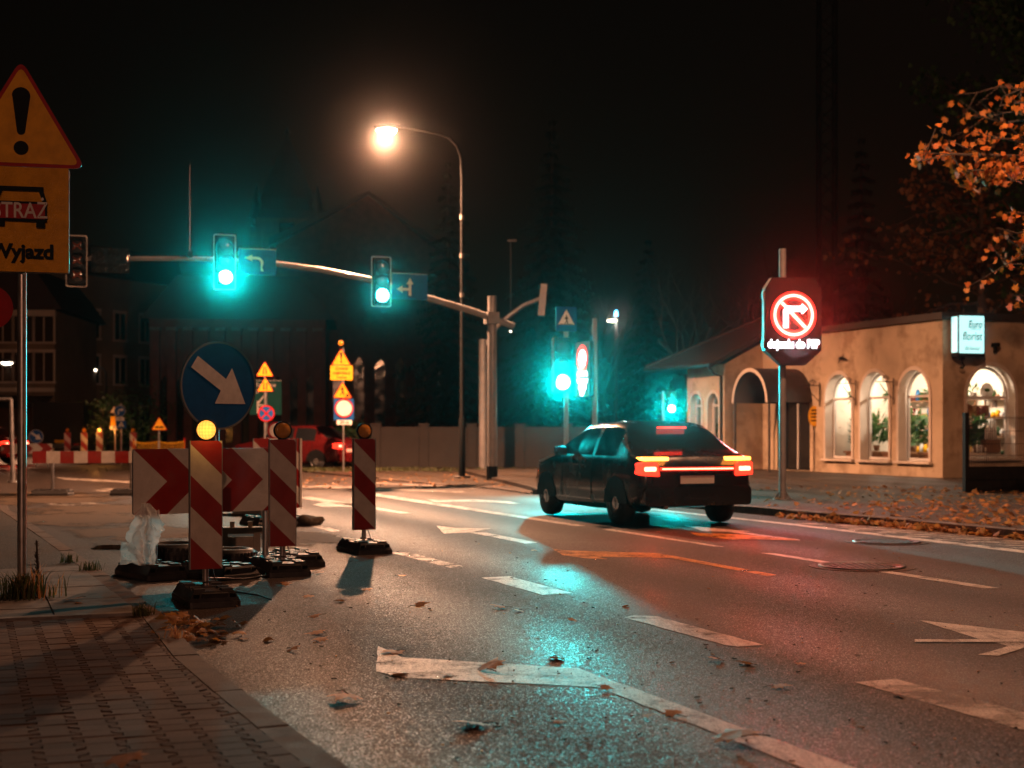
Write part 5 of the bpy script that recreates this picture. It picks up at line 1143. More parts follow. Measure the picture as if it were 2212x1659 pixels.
# ================================================================ CONCRETE WALL, CHURCH, HOUSES
Yw = 50.; o = thing('concrete_wall', 'grey concrete panel wall behind the signal mast', 'wall', Vector((xat(812, Yw), Yw, 0)), R(3))
hw_ = hz(922, Yw); Lw = xat(1330, Yw)-xat(812, Yw); npn = 5
for i in range(npn):
    x0, x1 = Lw*i/npn, Lw*(i+1)/npn; mb = MB(); mb.box(((x0+x1)/2, 0, hw_/2+.05), (x1-x0-.34, .10, hw_-.1), 'oldwall')
    mb.box(((x0+x1)/2, 0, .12), (x1-x0-.34, .16, .24), 'oldwall'); mb.build('wall_panel', o)
    mb = MB(); mb.box((x0, 0, hw_/2+.03), (.32, .24, hw_+.06), 'oldwall'); mb.box((x0, 0, hw_+.09), (.38, .30, .06), 'oldwall'); mb.build('pillar', o)
def grid_windows(parent, T, x0, x1, nx, zs, w, h, m='glassdark', fr='plaster_trim'):
    for z in zs:
        for i in range(nx):
            x = x0+(x1-x0)*(i+.5)/nx
            mb = MB(); mb.T = T; mb.box((x, .02, z), (w, .06, h), m); mb.box((x, -.005, z), (.06, .05, h), fr); mb.box((x, -.01, z-h/2-.06), (w+.3, .16, .10), fr); mb.box((x, -.01, z+h/2+.09), (w+.24, .12, .16), fr)
            for s_ in (-1, 1): mb.box((x+s_*(w/2+.06), -.005, z), (.10, .08, h), fr)
            mb.build('window', parent)
# church
Yt = 104.; k = Yt/F; o = thing('church', 'dark brick church with a pointed tower and steep gabled nave', 'church', Vector((xat(620, Yt), Yt, 0)), R(8))
tz = lambda py: hz(py, Yt); tw = 66*k
mb = MB(); mb.box((0, tw, tz(470)/2), (tw*2, tw*2, tz(470)), 'brick')
for sx in (-1, 1):
    for sy in (0, 2): mb.box((sx*tw, tw*sy, tz(500)/2), (.9, .9, tz(500)), 'brick')
mb.build('tower', o)
mb = MB(); sp = [(-tw*1.06, tz(468)), (-tw*.9, tz(425)), (0, tz(285))]
rows = [[(r_*cos(pi/4+pi/2*j)*1.414, tw+r_*sin(pi/4+pi/2*j)*1.414, z) for j in range(4)] for r_, z in ((tw*1.10, tz(472)), (tw*1.10, tz(455)), (tw*.86, tz(425)), (tw*.52, tz(362)), (.12, tz(282)))]
mb.grid(rows, 'slate', True, False); mb.tube([(0, tw, tz(284)), (0, tw, tz(262))], .09, 'darksteel', 8); mb.lathe([(.001, -.25), (.25, 0), (.001, .25)], 'darksteel', n=10, c=(0, tw, tz(272))); mb.build('spire', o)
for sx in (-1, 1):
    for sy in (0, 2): mb = MB(); mb.lathe([(.6, 0), (.001, 2.6)], 'slate', n=4, c=(sx*tw*.98, tw*sy, tz(472))); mb.build('pinnacle', o)
mb = MB(); mb.box((0, -.03, tz(520)), (1.1, .1, 2.6), 'glassdark'); mb.build('tower_window', o)
nx0, nxa, nx1 = (600-620)*k, (790-620)*k, (985-620)*k; ny = -4.
mb = MB(); mb.prism([(nx0, 0), (nx1, 0), (nx1, tz(590)), (nxa, tz(438)), (nx0, tz(545))], ny, ny+34, 'brick'); mb.build('nave', o)
mb = MB(); mb.prism([(nx0-.5, tz(548)), (nxa, tz(438)+.03), (nx1+.6, tz(592)), (nx1+.6, tz(592)+.6), (nxa, tz(430)), (nx0-.5, tz(548)+.6)], ny-.3, ny+34, 'slate'); mb.build('nave_roof', o)
for i in range(9):
    x = nx0+(nx1-nx0)*(i+.5)/9; mb = MB(); mb.box((x, ny-.2, 4.8), (.7, .5, 9.6), 'brick'); mb.build('buttress', o)
    if i < 8:
        mb = MB(); x2 = x+(nx1-nx0)/18; ol = [(x2-.55, 1.6), (x2+.55, 1.6), (x2+.55, 5.2), (x2+.3, 6.0), (x2, 6.5), (x2-.3, 6.0), (x2-.55, 5.2)]; mb.prism(ol, ny-.04, ny+.3, 'glassdark'); mb.build('lancet_window', o)
# low brick side wing with pointed arches nearer the road
Yp = 78.; k = Yp/F; o = thing('brick_parish_hall', 'dark brick hall with ribbed pointed arches behind the big blue disc', 'building', Vector((xat(322, Yp), Yp, 0)), R(6))
Lh = xat(700, Yp)-xat(322, Yp); hh_ = hz(688, Yp)
mb = MB(); mb.box((Lh/2, 4, hh_/2), (Lh, 8, hh_), 'brick'); mb.build('wall', o)
mb = MB(); mb.prism([(-.5, hh_+.01), (Lh+.5, hh_+.01), (Lh-1.5, hh_+2.4), (1.5, hh_+2.4)], .0, 8, 'slate'); mb.build('roof', o)
for i in range(11):
    x = .4+(Lh-.8)*i/10; mb = MB(); mb.box((x, -.3, hh_*.46), (.45, .6, hh_*.92), 'brick'); mb.box((x, -.36, hh_*.92), (.55, .74, .16), 'concrete'); mb.build('buttress', o)
    if i < 10:
        xm = x+(Lh-.8)/20; mb = MB(); w_ = .42; ol = [(xm-w_, .6), (xm+w_, .6), (xm+w_, 3.2), (xm+w_*.6, 3.9), (xm, 4.3), (xm-w_*.6, 3.9), (xm-w_, 3.2)]; mb.prism(ol, -.05, .2, 'glassdark'); mb.build('arched_window', o)
# tenement on the far left and the row behind it
Yh = 74.; k = Yh/F; B0 = Vector((xat(-150, Yh), Yh, 0)); o = thing('tenement_house', 'large dim tenement at the left with rows of windows and a shop awning', 'building', B0, R(4))
Lh = xat(112, Yh)-xat(-150, Yh); hh_ = hz(668, Yh)
mb = MB(); mb.box((Lh/2, 5, hh_/2), (Lh, 10, hh_), 'tenement'); mb.build('wall', o)
mb = MB(); mb.prism([(-.5, hh_+.01), (Lh+.5, hh_+.01), (Lh-1, hh_+2.2), (1, hh_+2.2)], -.4, 10.4, 'rooftile'); mb.build('roof', o)
mb = MB(); mb.box((Lh/2, -.12, hh_-.2), (Lh+.2, .35, .3), 'plaster_trim'); mb.build('cornice', o); mb = MB(); mb.box((Lh/2, -.08, 3.4), (Lh+.1, .22, .22), 'plaster_trim'); mb.build('cornice', o)
grid_windows(o, Matrix.Identity(4), 0, Lh, 6, (hz(860, Yh)+1.6, hz(760, Yh)+.2, hz(700, Yh)-.1)[1:] if 0 else (hz(792, Yh), hz(706, Yh)), .95, 1.5)
mb = MB(); mb.box((Lh/2, -.02, 1.5), (Lh*.9, .06, 2.2), 'glassdark'); mb.build('shop_front', o); mb = MB(); mb.poly([(0, -.02, 3.1), (Lh, -.02, 3.1), (Lh, -1.2, 2.75), (0, -1.2, 2.75)][::-1], 'darksteel'); mb.box((Lh/2, -1.21, 2.62), (Lh, .03, .3), 'black'); mb.build('awning', o)
tw0 = o
B1 = Vector((xat(112, 82), 82, 0)); o = thing('tenement_house', 'narrow tenement with a lamplit pale facade receding down the street', 'building', B1, R(62))
for j in range(3):
    L2 = 11.; x0 = j*L2; h2 = (10.5, 9.2, 9.9)[j]
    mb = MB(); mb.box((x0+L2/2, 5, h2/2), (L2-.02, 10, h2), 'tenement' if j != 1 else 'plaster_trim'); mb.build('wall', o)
    mb = MB(); mb.prism([(x0, h2+.01), (x0+L2, h2+.01), (x0+L2-.6, h2+1.8), (x0+.6, h2+1.8)], -.3, 10.2, 'rooftile'); mb.build('roof', o)
    grid_windows(o, Matrix.Identity(4), x0, x0+L2, 5, (1.9, 4.9, 7.6), .9, 1.6)
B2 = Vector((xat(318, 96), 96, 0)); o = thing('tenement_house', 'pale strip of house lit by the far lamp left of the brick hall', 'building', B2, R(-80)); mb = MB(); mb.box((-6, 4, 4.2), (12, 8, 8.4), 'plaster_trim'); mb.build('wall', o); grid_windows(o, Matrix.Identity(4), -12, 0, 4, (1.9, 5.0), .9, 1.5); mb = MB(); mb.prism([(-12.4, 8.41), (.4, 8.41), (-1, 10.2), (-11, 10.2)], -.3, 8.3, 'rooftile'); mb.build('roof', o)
# far street lamps
for px, py, Yd, p, lab, sgn in ((15, 783, 66, 2200, 'far lit street lamp left of the tall sign post', 1), (200, 798, 84, 3600, 'far lit street lamp in the middle of the distant street', -1), (316, 780, 92, 1500, 'far lit street lamp at the corner of the brick hall', 1)):
    B = Vector((xat(px, Yd), Yd, 0)); o = thing('street_lamp', lab, 'street lamp', B, 0, 'far street lamps'); z = hz(py, Yd)
    mb = MB(); mb.tube([(sgn*-.8, 0, 0), (sgn*-.8, 0, z-.2), (sgn*-.6, 0, z+.1), (sgn*-.1, 0, z+.14)], [.09, .06, .05, .04], 'darksteel', 8); mb.build('pole', o)
    mb = MB(); mb.lathe([(.001, .12), (.25, .06), (.28, .0)], 'darksteel', n=14, c=(0, 0, z)); mb.build('lamp_head', o); mb = MB(); mb.lathe([(.27, .0), (.22, -.08), (.001, -.13)], 'e_lampfar', n=14, c=(0, 0, z)); mb.build('lamp_glass', o)
    light('far_lamp_light', 'SPOT', B+Vector((0, 0, z-.22)), p, SOD, .15, None, B+Vector((0, -.3, 0)), 165, .4)
# thin pole at the left and orange mesh
Yd = 36.; o = thing('signal_post', 'thin pale post standing in the junction behind the tall sign post', 'signal post', Vector((xat(28, Yd), Yd, 0))); mb = MB(); mb.tube([(0, 0, 0), (-.05, 0, hz(862, Yd))], [.06, .045], 'galv', 10); mb.tube([(0, 0, 0), (0, 0, .04)], .14, 'galv', 10); mb.build('pole', o)
mb = MB(); mb.tube([(xat(0, Yd)-xat(28, Yd)-.6, 0, hz(862, Yd)), (-.05, 0, hz(862, Yd))], .04, 'galv', 8); mb.build('arm', o)
Yd = 47.; o = thing('orange_mesh', 'slack orange safety mesh stretched beyond the barrier plank', 'safety mesh', Vector((xat(288, Yd), Yd, 0))); k = Yd/F
mb = MB(); L_ = 110*k
for z in (.45, .7, .95): mb.tube([(L_*i/8, 0, z-.08*sin(pi*(i % 4)/4)) for i in range(9)], .014, 's_yellow', 5, False)
for i in range(33): mb.tube([(L_*i/32, 0, .40), (L_*i/32, 0, .93)], .008, 's_yellow', 4, False)
mb.build('netting', o)
for x in (0, L_/2, L_): mb = MB(); mb.tube([(x, .02, 0), (x, .02, 1.05)], .022, 's_red', 8); mb.build('stake', o)
# ================================================================ VEHICLES
def car(lab, loc, rz, paint, L=4.2, Wd=.88, Ht=1.46, ind=True):
    """rear at local y=0, nose towards +y"""
    o = thing('car', lab, 'car', loc, rz)
    st = [(0, .80, .42, .72), (.06, .86, .34, .95), (.35, Wd, .26, 1.02), (.42, Wd, .25, 1.06), (.95, Wd, .22, Ht-.03), (1.6, Wd, .2, Ht), (2.2, Wd, .2, Ht-.03), (2.45, Wd, .2, Ht-.12), (3.05, Wd, .2, .99), (3.1, Wd, .2, .97), (3.8, Wd-.03, .22, .86), (4.1, Wd-.12, .3, .72), (4.2, Wd-.25, .42, .6)]
    fine = []
    for i in range(len(st)-1):                                       # smooth the stations along the length
        p_, a_, c_, n_ = st[max(0, i-1)], st[i], st[i+1], st[min(len(st)-1, i+2)]; kk = max(1, round((c_[0]-a_[0])/.09))
        for j in range(kk):
            t = j/kk; fine.append(tuple(a_[q]+(c_[q]-a_[q])*t if q == 0 or kk == 1 else .5*((2*a_[q])+(-p_[q]+c_[q])*t+(2*p_[q]-5*a_[q]+4*c_[q]-n_[q])*t*t+(-p_[q]+3*a_[q]-3*c_[q]+n_[q])*t**3)*.6+(a_[q]+(c_[q]-a_[q])*t)*.4 for q in range(4)))
    fine.append(st[-1]); rows = []
    for y, w, zb, zt in fine:
        belt = min(.97, zt-.015); cab = max(0, min(1, (zt-1.0)/.42)); wr = w-.03-.20*cab
        half = [(w-.10, zb), (w-.03, zb+.06), (w-.008, zb+.14), (w, .56 if zt > .66 else zt-.10), (w-.012, max(belt-.16, zb+.18)), (w-.025, max(belt-.05, zb+.2)), (w-.05, belt), ((w-.05)*.45+wr*.55+.012*cab, belt*.45+(zt-.07*cab-.004)*.55), (wr, zt-.07*cab-.004), (wr-.05, zt-.03*cab-.002), (wr-.14, zt-.008*cab), (wr*.6, zt+.008), (wr*.25, zt+.014)]
        rows.append([(x, y*L/4.2, z) for x, z in half]+[(-x, y*L/4.2, z) for x, z in half[::-1]])
    n = len(rows[0]); G = {k: MB() for k in ('body', 'side_window', 'side_window2', 'rear_window', 'windscreen')}
    for a in range(len(rows)-1):
        ym = (fine[a][0]+fine[a+1][0])/2
        for b_ in range(n):
            b2 = (b_+1) % n; q = [rows[a][b_], rows[a][b2], rows[a+1][b2], rows[a+1][b_]]; side = b_ in (6, 7, n-8, n-9); top = 9 <= b_ <= n-11
            key = 'body'
            if side and .82 < ym < 2.78 and not 1.56 < ym < 1.66: key = 'side_window' if b_ < n/2 else 'side_window2'
            elif top and .44 < ym < .86: key = 'rear_window'
            elif top and 2.48 < ym < 3.0: key = 'windscreen'
            G[key].poly(q, paint if key == 'body' else 'glassdark', True)
    G['body'].poly(rows[0][::-1], paint); G['body'].poly(rows[-1], paint)
    for key, mb in G.items():
        ob = mb.build(key.rstrip('2'), o); bm = bmesh.new(); bm.from_mesh(ob.data); bmesh.ops.remove_doubles(bm, verts=bm.verts, dist=.0004); bmesh.ops.recalc_face_normals(bm, faces=bm.faces); bm.to_mesh(ob.data); bm.free()
    mb = MB(); mb.tube([(-Wd*.78, -.016, .60), (-Wd*.76, .03, .93)], .006, 'black', 4); mb.build('boot_seam', o)
    mb = MB(); mb.tube([(-.5, -.05, .285), (-.5, .2, .285)], .03, 'chrome', 10); mb.build('exhaust_pipe', o)
    for y in (.92, 1.62, 2.72):
        mb = MB(); mb.tube([(-Wd-.003, y*L/4.2, .34), (-Wd-.004, y*L/4.2, .62), (-Wd+.022, (y+.02)*L/4.2, .92)], .005, 'black', 4); mb.build('door_seam', o)
    for y in (1.78, 2.0):
        pass
    mb = MB(); mb.box((-Wd-.002, 1.85*L/4.2, .80), (.03, .17, .03), paint); mb.build('door_handle', o)
    for s_ in (-1, 1):
        mb = MB(); mb.prism(rounded([(s_*(Wd-.30), .70), (s_*(Wd-.015), .72), (s_*(Wd-.03), .90), (s_*(Wd-.26), .90)][::s_], .03, 3), -.025, .28, 'e_tail'); tl_ = mb.build('tail_light', o); mb = MB(); mb.prism(rounded(rect(s_*(Wd-.15)-.09, .775, s_*(Wd-.15)+.09, .835), .02, 3), -.032, -.026, 'e_tailcore'); mb.build('bulb', tl_)
        if ind: mb = MB(); mb.prism(rounded(rect(s_*(Wd-.24)-.19, .918, s_*(Wd-.24)+.19, .968), .02, 3), -.02, .30, 'e_ind'); mb.build('indicator', o)
        for y in (.78, 3.35):
            mb = MB(); mb.lathe([(.001, .10), (.22, .10), (.30, .09), (.315, .0), (.30, -.10), (.001, -.10)], 'tyre', 'x', 26, (s_*(Wd-.10), y*L/4.2, .315)); w_ = mb.build('wheel', o)
            mb = MB(); mb.lathe([(.20, s_*.104), (.19, s_*.09), (.05, s_*.11), (.001, s_*.112)], 'chrome', 'x', 18, (s_*(Wd-.10), y*L/4.2, .315)); mb.build('rim', w_)
            mb = MB(); mb.poly([(s_*(Wd+.004), y*L/4.2+.38*cos(pi*k/14), .315+.38*sin(pi*k/14)) for k in range(15)][::s_], 'black'); mb.build('arch_shade', o)  # flat black half disc paints the shade of an uncut wheel well
        mb = MB(); mb.box((s_*(Wd+.09), 2.55*L/4.2, 1.02), (.18, .09, .13), paint); mb.build('mirror', o)
    if ind:
        mb = MB(); mb.prism(rect(-Wd+.32, .785, Wd-.32, .825), -.030, .02, 'e_tail'); lb = mb.build('added_light_bar', o); mb = MB(); mb.prism(rect(-Wd+.33, .797, Wd-.33, .813), -.034, -.0305, 'e_tailcore'); mb.build('bulb', lb)  # full-width glowing bar added to stand in for the tail-light trail
        mb = MB(); mb.prism(rect(-.22, Ht-.10, .22, Ht-.075), .74*L/4.2, .80*L/4.2, 'e_tail'); mb.build('brake_light', o)
    mb = MB(); mb.prism(rounded(rect(-Wd*.93, .30, Wd*.93, .56), .06, 4), -.06, .12, paint); mb.build('bumper', o)
    mb = MB(); mb.prism(rect(-.26, .60, .26, .71), -.012, .0, 'plate'); mb.build('number_plate', o)
    return o
Yk = 19.6; Xk = xat(1506, Yk)
car('dark car with glowing red tail lights driving away in the far lane', Vector((Xk, Yk, 0)), TH, 'carpaint')
for s_ in (-1, 1): light('tail_light_glow', 'SPOT', Vector((Xk, Yk, 0))+N*(.74*s_)-U*.12+Vector((0, 0, .86)), 26, (1., .03, .012), .07, None, Vector((Xk, Yk, .6))+N*(.74*s_)-U*3, 165, .6)
Yk = 46.5; o = car('small red hatchback crossing behind the striped panels with tail lights on', Vector((xat(757, Yk), Yk, 0)), R(68), 'carred', ind=False)
light('tail_light_glow', 'POINT', Vector((xat(757, Yk)+.25, Yk-.75, .85)), 40, (1., .03, .012), .08)
o = car('small red car at the far left edge behind the chevron barrier', Vector((xat(36, 54), 54, 0)), R(80), 'carred', ind=False)
light('tail_light_glow', 'POINT', Vector((xat(42, 54), 53.2, .8)), 40, (1., .03, .012), .08)
# dark box truck
Yv = 62.; o = thing('box_truck', 'dark box truck waiting behind the far barriers', 'truck', Vector((xat(126, Yv), Yv, 0)), R(14)); k = Yv/F
w_ = 1.08; ht = hz(868, Yv)
mb = MB(); mb.slab(rounded([(-w_, 0), (w_, 0), (w_, 4.6), (-w_, 4.6)], .08, 3), .75, ht, 'black'); mb.build('box_body', o)
mb = MB(); mb.slab(rounded([(-w_*.95, 4.7), (w_*.95, 4.7), (w_*.95, 6.3), (-w_*.95, 6.3)], .15, 4), .55, ht-.5, 'carpaint'); mb.build('cab', o)
for s_ in (-1, 1):
    for y in (1.0, 5.5): mb = MB(); mb.lathe([(.001, .13), (.3, .13), (.45, .12), (.47, 0), (.45, -.12), (.001, -.13)], 'tyre', 'x', 22, (s_*(w_-.18), y, .47)); mb.build('wheel', o)
    mb = MB(); mb.box((s_*.75, -.03, .68), (.22, .05, .10), 's_red'); mb.build('tail_light', o)
mb = MB(); mb.box((0, 3.0, .62), (.9, 6., .2), 'darksteel'); mb.box((0, -.02, .58), (2.0, .08, .12), 'darksteel'); mb.build('chassis', o); mb = MB(); mb.box((.1, -.045, .82), (.5, .02, .12), 's_yellow'); mb.build('number_plate', o)
# ================================================================ TREES
def branchy(mb, p, d, L, r, depth, tips, spread=.55, m='bark', up=.12):
    n = 4; ps = [p]; dd = d.copy()
    for i in range(n):
        dd = (dd+Vector((random.gauss(0, .13), random.gauss(0, .13), random.gauss(0, .08)+up*.3))).normalized(); ps.append(ps[-1]+dd*L/n)
    mb.tube(ps, [r*(1-.45*i/n) for i in range(n+1)], m, 5 if depth < 3 else 8, False)
    if depth <= 0: tips.append((ps[-1], dd)); return
    for j in range(random.choice((2, 3, 3))):
        i = random.randint(2, n); ax = dd.orthogonal().normalized(); ax.rotate(Matrix.Rotation(random.uniform(0, 2*pi), 3, dd)); nd_ = (dd+ax*random.uniform(spread*.6, spread*1.5)).normalized()
        branchy(mb, ps[i], nd_, L*random.uniform(.6, .82), r*.55*(1.1-.1*i), depth-1, tips, spread, m, up)
    tips.append((ps[-1], dd))
def baretree(lab, loc, h, depth=5, leaves=0, m='drybrown'):
    o = thing('bare_tree', lab, 'tree', loc); tips = []
    mb = MB(); mb.tube([(0, 0, 0), (.05, .02, h*.14), (.02, .0, h*.28)], [h*.022, h*.018, h*.016], 'bark', 9); mb.build('trunk', o)
    mb = MB(); random.seed(int(h*100)+int(loc[0]*10))
    for j in range(4): branchy(mb, Vector((.02, 0, h*(.24+.01*j))), Vector((cos(j*1.7), sin(j*1.7), 1.6)).normalized(), h*.24, h*.010, depth-1, tips, .6)
    cr = mb.build('crown', o)
    return o
def maple_leaf(mb, c, size, m, nrm=None, curl=.25):
    nrm = nrm or Vector((random.gauss(0, 1), random.gauss(0, 1), random.gauss(0, .7))).normalized()
    a = nrm.orthogonal().normalized(); a.rotate(Matrix.Rotation(random.uniform(0, 2*pi), 3, nrm)); b_ = nrm.cross(a)
    sh = [(0, 0), (.16, -.02), (.34, -.10), (.30, .10), (.52, .20), (.34, .34), (.44, .58), (.20, .52), (.10, .70), (0, 1.)]
    pts = [c+(a*x+b_*y+nrm*(-curl*(x*x)+.1*sin(4*y)*curl))*size for x, y in sh]; ptsl = [c+(-a*x+b_*y+nrm*(-curl*(x*x)+.1*sin(4*y)*curl))*size for x, y in sh[1:-1]][::-1]
    mb.poly(pts+ptsl, m)
# maple at the right : trunk outside the frame, lit branches reaching in
MBs = Vector((11.2, 24.5, .11)); o = thing('maple_tree', 'orange leaved maple reaching in from the right edge above the shop', 'tree', MBs)
mb = MB(); mb.tube([(0, 0, 0), (.1, 0, 1.8), (.0, .1, 3.4), (-.1, 0, 5.2), (.1, .1, 8.5), (0, 0, 11)], [.24, .2, .17, .14, .09, .04], 'bark', 12); mb.build('trunk', o)
mb = MB(); lv = MB(); random.seed(21)
def limb(p0, p1, r, nl, size, sagg=.25, spread=.35, m='maple'):
    p0, p1 = Vector(p0), Vector(p1); ps = []
    for i in range(9): t_ = i/8; ps.append(p0.lerp(p1, t_)+Vector((random.gauss(0, .05), random.gauss(0, .05), sagg*sin(pi*t_)+random.gauss(0, .04))))
    mb.tube(ps, [r*(1-.9*i/8)+.006 for i in range(9)], 'bark', 6, False)
    for j in range(10):
        i = random.randint(2, 8); d_ = Vector((random.gauss(-.4, .6), random.gauss(0, .6), random.gauss(0, .5))).normalized()*random.uniform(.3, .8); mb.tube([ps[i], ps[i]+d_*.6, ps[i]+d_], [.012, .009, .005], 'bark', 4, False)
        for _ in range(nl//10): maple_leaf(lv, ps[i]+d_*random.uniform(.3, 1.1)+Vector((random.gauss(0, spread*.4), random.gauss(0, spread*.4), random.gauss(-.06, spread*.35))), size*random.uniform(.6, 1.2), m)
def mp(px, py, Y): p = at(px, py, Y)-MBs; return (p.x, p.y, p.z)
for (a, r, n_) in (((1985, 343, 23.5), .06, 60), ((2070, 372, 24.), .05, 150), ((2120, 300, 23.8), .05, 70), ((2150, 230, 24.5), .05, 46), ((2185, 390, 23.), .05, 110), ((2150, 500, 23.4), .045, 100), ((2180, 560, 24), .04, 60), ((2215, 470, 22.8), .04, 90), ((2200, 640, 23.4), .03, 16), ((2215, 260, 24.), .05, 110), ((2240, 330, 23.6), .05, 140), ((2165, 205, 26), .04, 20), ((2130, 250, 26.5), .04, 20), ((2330, 330, 21.5), .05, 120), ((2420, 250, 22), .05, 120), ((2450, 420, 22.5), .05, 90), ((2600, 300, 27), .05, 120), ((2520, 120, 25), .05, 110), ((2680, 200, 23), .05, 110), ((2560, -120, 25), .05, 100)):
    p1 = mp(*a); zt = max(3.2, min(10.5, p1[2]-random.uniform(.2, .9))); limb((0, 0, zt), p1, r, int(n_*1.7), .13, .25, .22)
for x, y, z in ((9.0, 27.2, 7.3), (9.5, 27.6, 7.0), (8.7, 26.6, 7.7)): limb((0, 0, z-1.2), (x-MBs.x, y-MBs.y, z-MBs.z), .05, 20, .14)
mb.build('branches', o); lv.build('crown', o)
# second tree behind it with dim leaves
TB2 = Vector((xat(2120, 43), 43, .1)); o = thing('maple_tree', 'dim brown leaved tree behind the shop roof left of the orange maple', 'tree', TB2)
mb = MB(); mb.tube([(0, 0, 0), (.1, 0, 3), (0, 0, 6), (.1, .1, 10)], [.22, .18, .13, .05], 'bark', 10); mb.build('trunk', o); mb = MB(); lv = MB()
for i in range(26):
    a_ = random.uniform(0, 2*pi); L_ = random.uniform(2., 4.2); z = random.uniform(4.4, 9.5); limb((0, 0, z), (L_*cos(a_), L_*sin(a_), z+random.uniform(-.6, 1.4)), .05, 55, .19, .2, .5, 'dimleaf')
mb.build('branches', o); lv.build('crown', o)
TB3 = Vector((xat(2230, 47), 47, .1)); o = thing('broadleaf_tree', 'huge dark tree filling the upper right corner behind the maple', 'tree', TB3)
mb = MB(); mb.tube([(0, 0, 0), (.1, 0, 5), (0, 0, 9), (.1, .1, 16)], [.4, .34, .25, .08], 'bark', 10); mb.build('trunk', o); mb = MB(); lv = MB()
for i in range(44):
    a_ = random.uniform(0, 2*pi); z = random.uniform(6, 17); L_ = random.uniform(2., 5.4)*(1-.3*abs(z-11)/6); limb((0, 0, z-1), (L_*cos(a_), L_*sin(a_), z+random.uniform(-.6, 1.4)), .06, 85, .24, .2, .9, 'green')
mb.build('branches', o); lv.build('crown', o)
def spruce(lab, loc, h, rad, n=26):
    o = thing('spruce_tree', lab, 'tree', loc); mb = MB(); mb.tube([(0, 0, 0), (0, 0, h*.5), (0, 0, h)], [h*.016, h*.011, .02], 'bark', 8); mb.build('trunk', o)
    mb = MB()
    for i in range(n):
        t_ = i/(n-1); z = h*(.10+.90*t_); R_ = rad*(1-t_)**.85*random.uniform(.75, 1.15)+.12; m_ = max(4, int(9*(1-t_)+4))
        for j in range(m_):
            a = 2*pi*(j+random.random()*.8)/m_; L_ = R_*random.uniform(.6, 1.15); d = Vector((cos(a), sin(a), 0)); s_ = Vector((-sin(a), cos(a), 0))
            for q in range(7):
                u = (q+.6)/7*L_; drop = -.30*u-.12*u*u/max(R_, .5)+.35*max(0, u-.8*L_); c = Vector((0, 0, z))+d*u+Vector((0, 0, drop)); w = L_*.24*(1.1-u/L_)+.06
                for sg in (-1, 1):
                    e = c+s_*sg*w+d*w*.7+Vector((0, 0, -.22*w-random.uniform(0, .12))); mb.poly([c+Vector((0, 0, .03)), c+d*.16, e+d*.05, e-Vector((0, 0, .16))], 'needles')
    mb.build('crown', o); return o
spruce('tall dark spruce behind the signal mast, nearest the lamp pole', Vector((xat(1192, 66), 66, 0)), hz(262, 66), 3.4, 30)
spruce('shorter dark spruce left of the lamp pole', Vector((xat(968, 72), 72, 0)), hz(352, 72), 2.9, 26)
spruce('dark spruce between the tall spruce and the shop roof', Vector((xat(1400, 74), 74, 0)), hz(520, 74), 2.6, 22)
spruce('slim dark spruce over the shop roof near the lattice mast', Vector((xat(1860, 66), 66, 0)), hz(300, 66), 2.2, 24)
for px, py, Yd, lab in ((1300, 420, 70, 'bare tree right of the tall spruce'), (1500, 420, 64, 'gnarled bare tree above the left end of the shop roof'), (1650, 370, 70, 'tall bare tree behind the LED sign'), (1745, 430, 62, 'bare tree right behind the LED sign post'), (1940, 450, 72, 'bare tree behind the flat part of the shop')):
    baretree(lab, Vector((xat(px, Yd), Yd, 0)), hz(py, Yd), 5)
# lattice mast
Ym = 110.; o = thing('lattice_mast', 'very tall thin lattice mast rising out of the top of the view', 'mast', Vector((xat(1786, Ym), Ym, 0))); hm = hz(-60, Ym); w_ = .62
mb = MB()
for sx in (-1, 1):
    for sy in (-1, 1): mb.tube([(sx*w_, sy*w_, 0), (sx*w_, sy*w_, hm)], .07, 'darksteel', 5)
mb.build('leg_frame', o); mb = MB(); nseg = int(hm/1.2)
for i in range(nseg):
    z0, z1 = i*1.2, (i+1)*1.2
    for a_, c_ in (((-1, -1), (1, -1)), ((1, -1), (1, 1)), ((1, 1), (-1, 1)), ((-1, 1), (-1, -1))):
        p_, q_ = (a_, c_) if i % 2 else (c_, a_); mb.tube([(p_[0]*w_, p_[1]*w_, z0), (q_[0]*w_, q_[1]*w_, z1)], .045, 'darksteel', 4, False)
mb.build('bracing', o)
# far bushes
for px, Yd, r_, lab in ((232, 66, 1.5, 'round bush left of the far blue turn disc'), (285, 70, 1.9, 'dark bush beside the brick hall'), (760, 52, .9, 'low dark bush before the concrete wall')):
    o = thing('bush', lab, 'bush', Vector((xat(px, Yd), Yd, 0))); mb = MB()
    for _ in range(900):
        d = Vector((random.gauss(0, 1), random.gauss(0, 1), random.gauss(0, 1))).normalized()*r_*random.uniform(.6, 1.05)*(1+.15*sin(px+_)); c = d+Vector((0, 0, r_*.95)); s_ = d.orthogonal().normalized(); s_.rotate(Matrix.Rotation(random.uniform(0, 6), 3, d.normalized())); u_ = d.cross(s_).normalized(); q = .10
        if c.z > .02: mb.poly([c-s_*q, c-u_*q*.5+d*.03, c+s_*q, c+u_*q*.5], 'green')
    mb.build('foliage', o); mb = MB(); mb.tube([(0, 0, 0), (0, 0, r_)], .05, 'bark', 6); mb.build('stem', o)
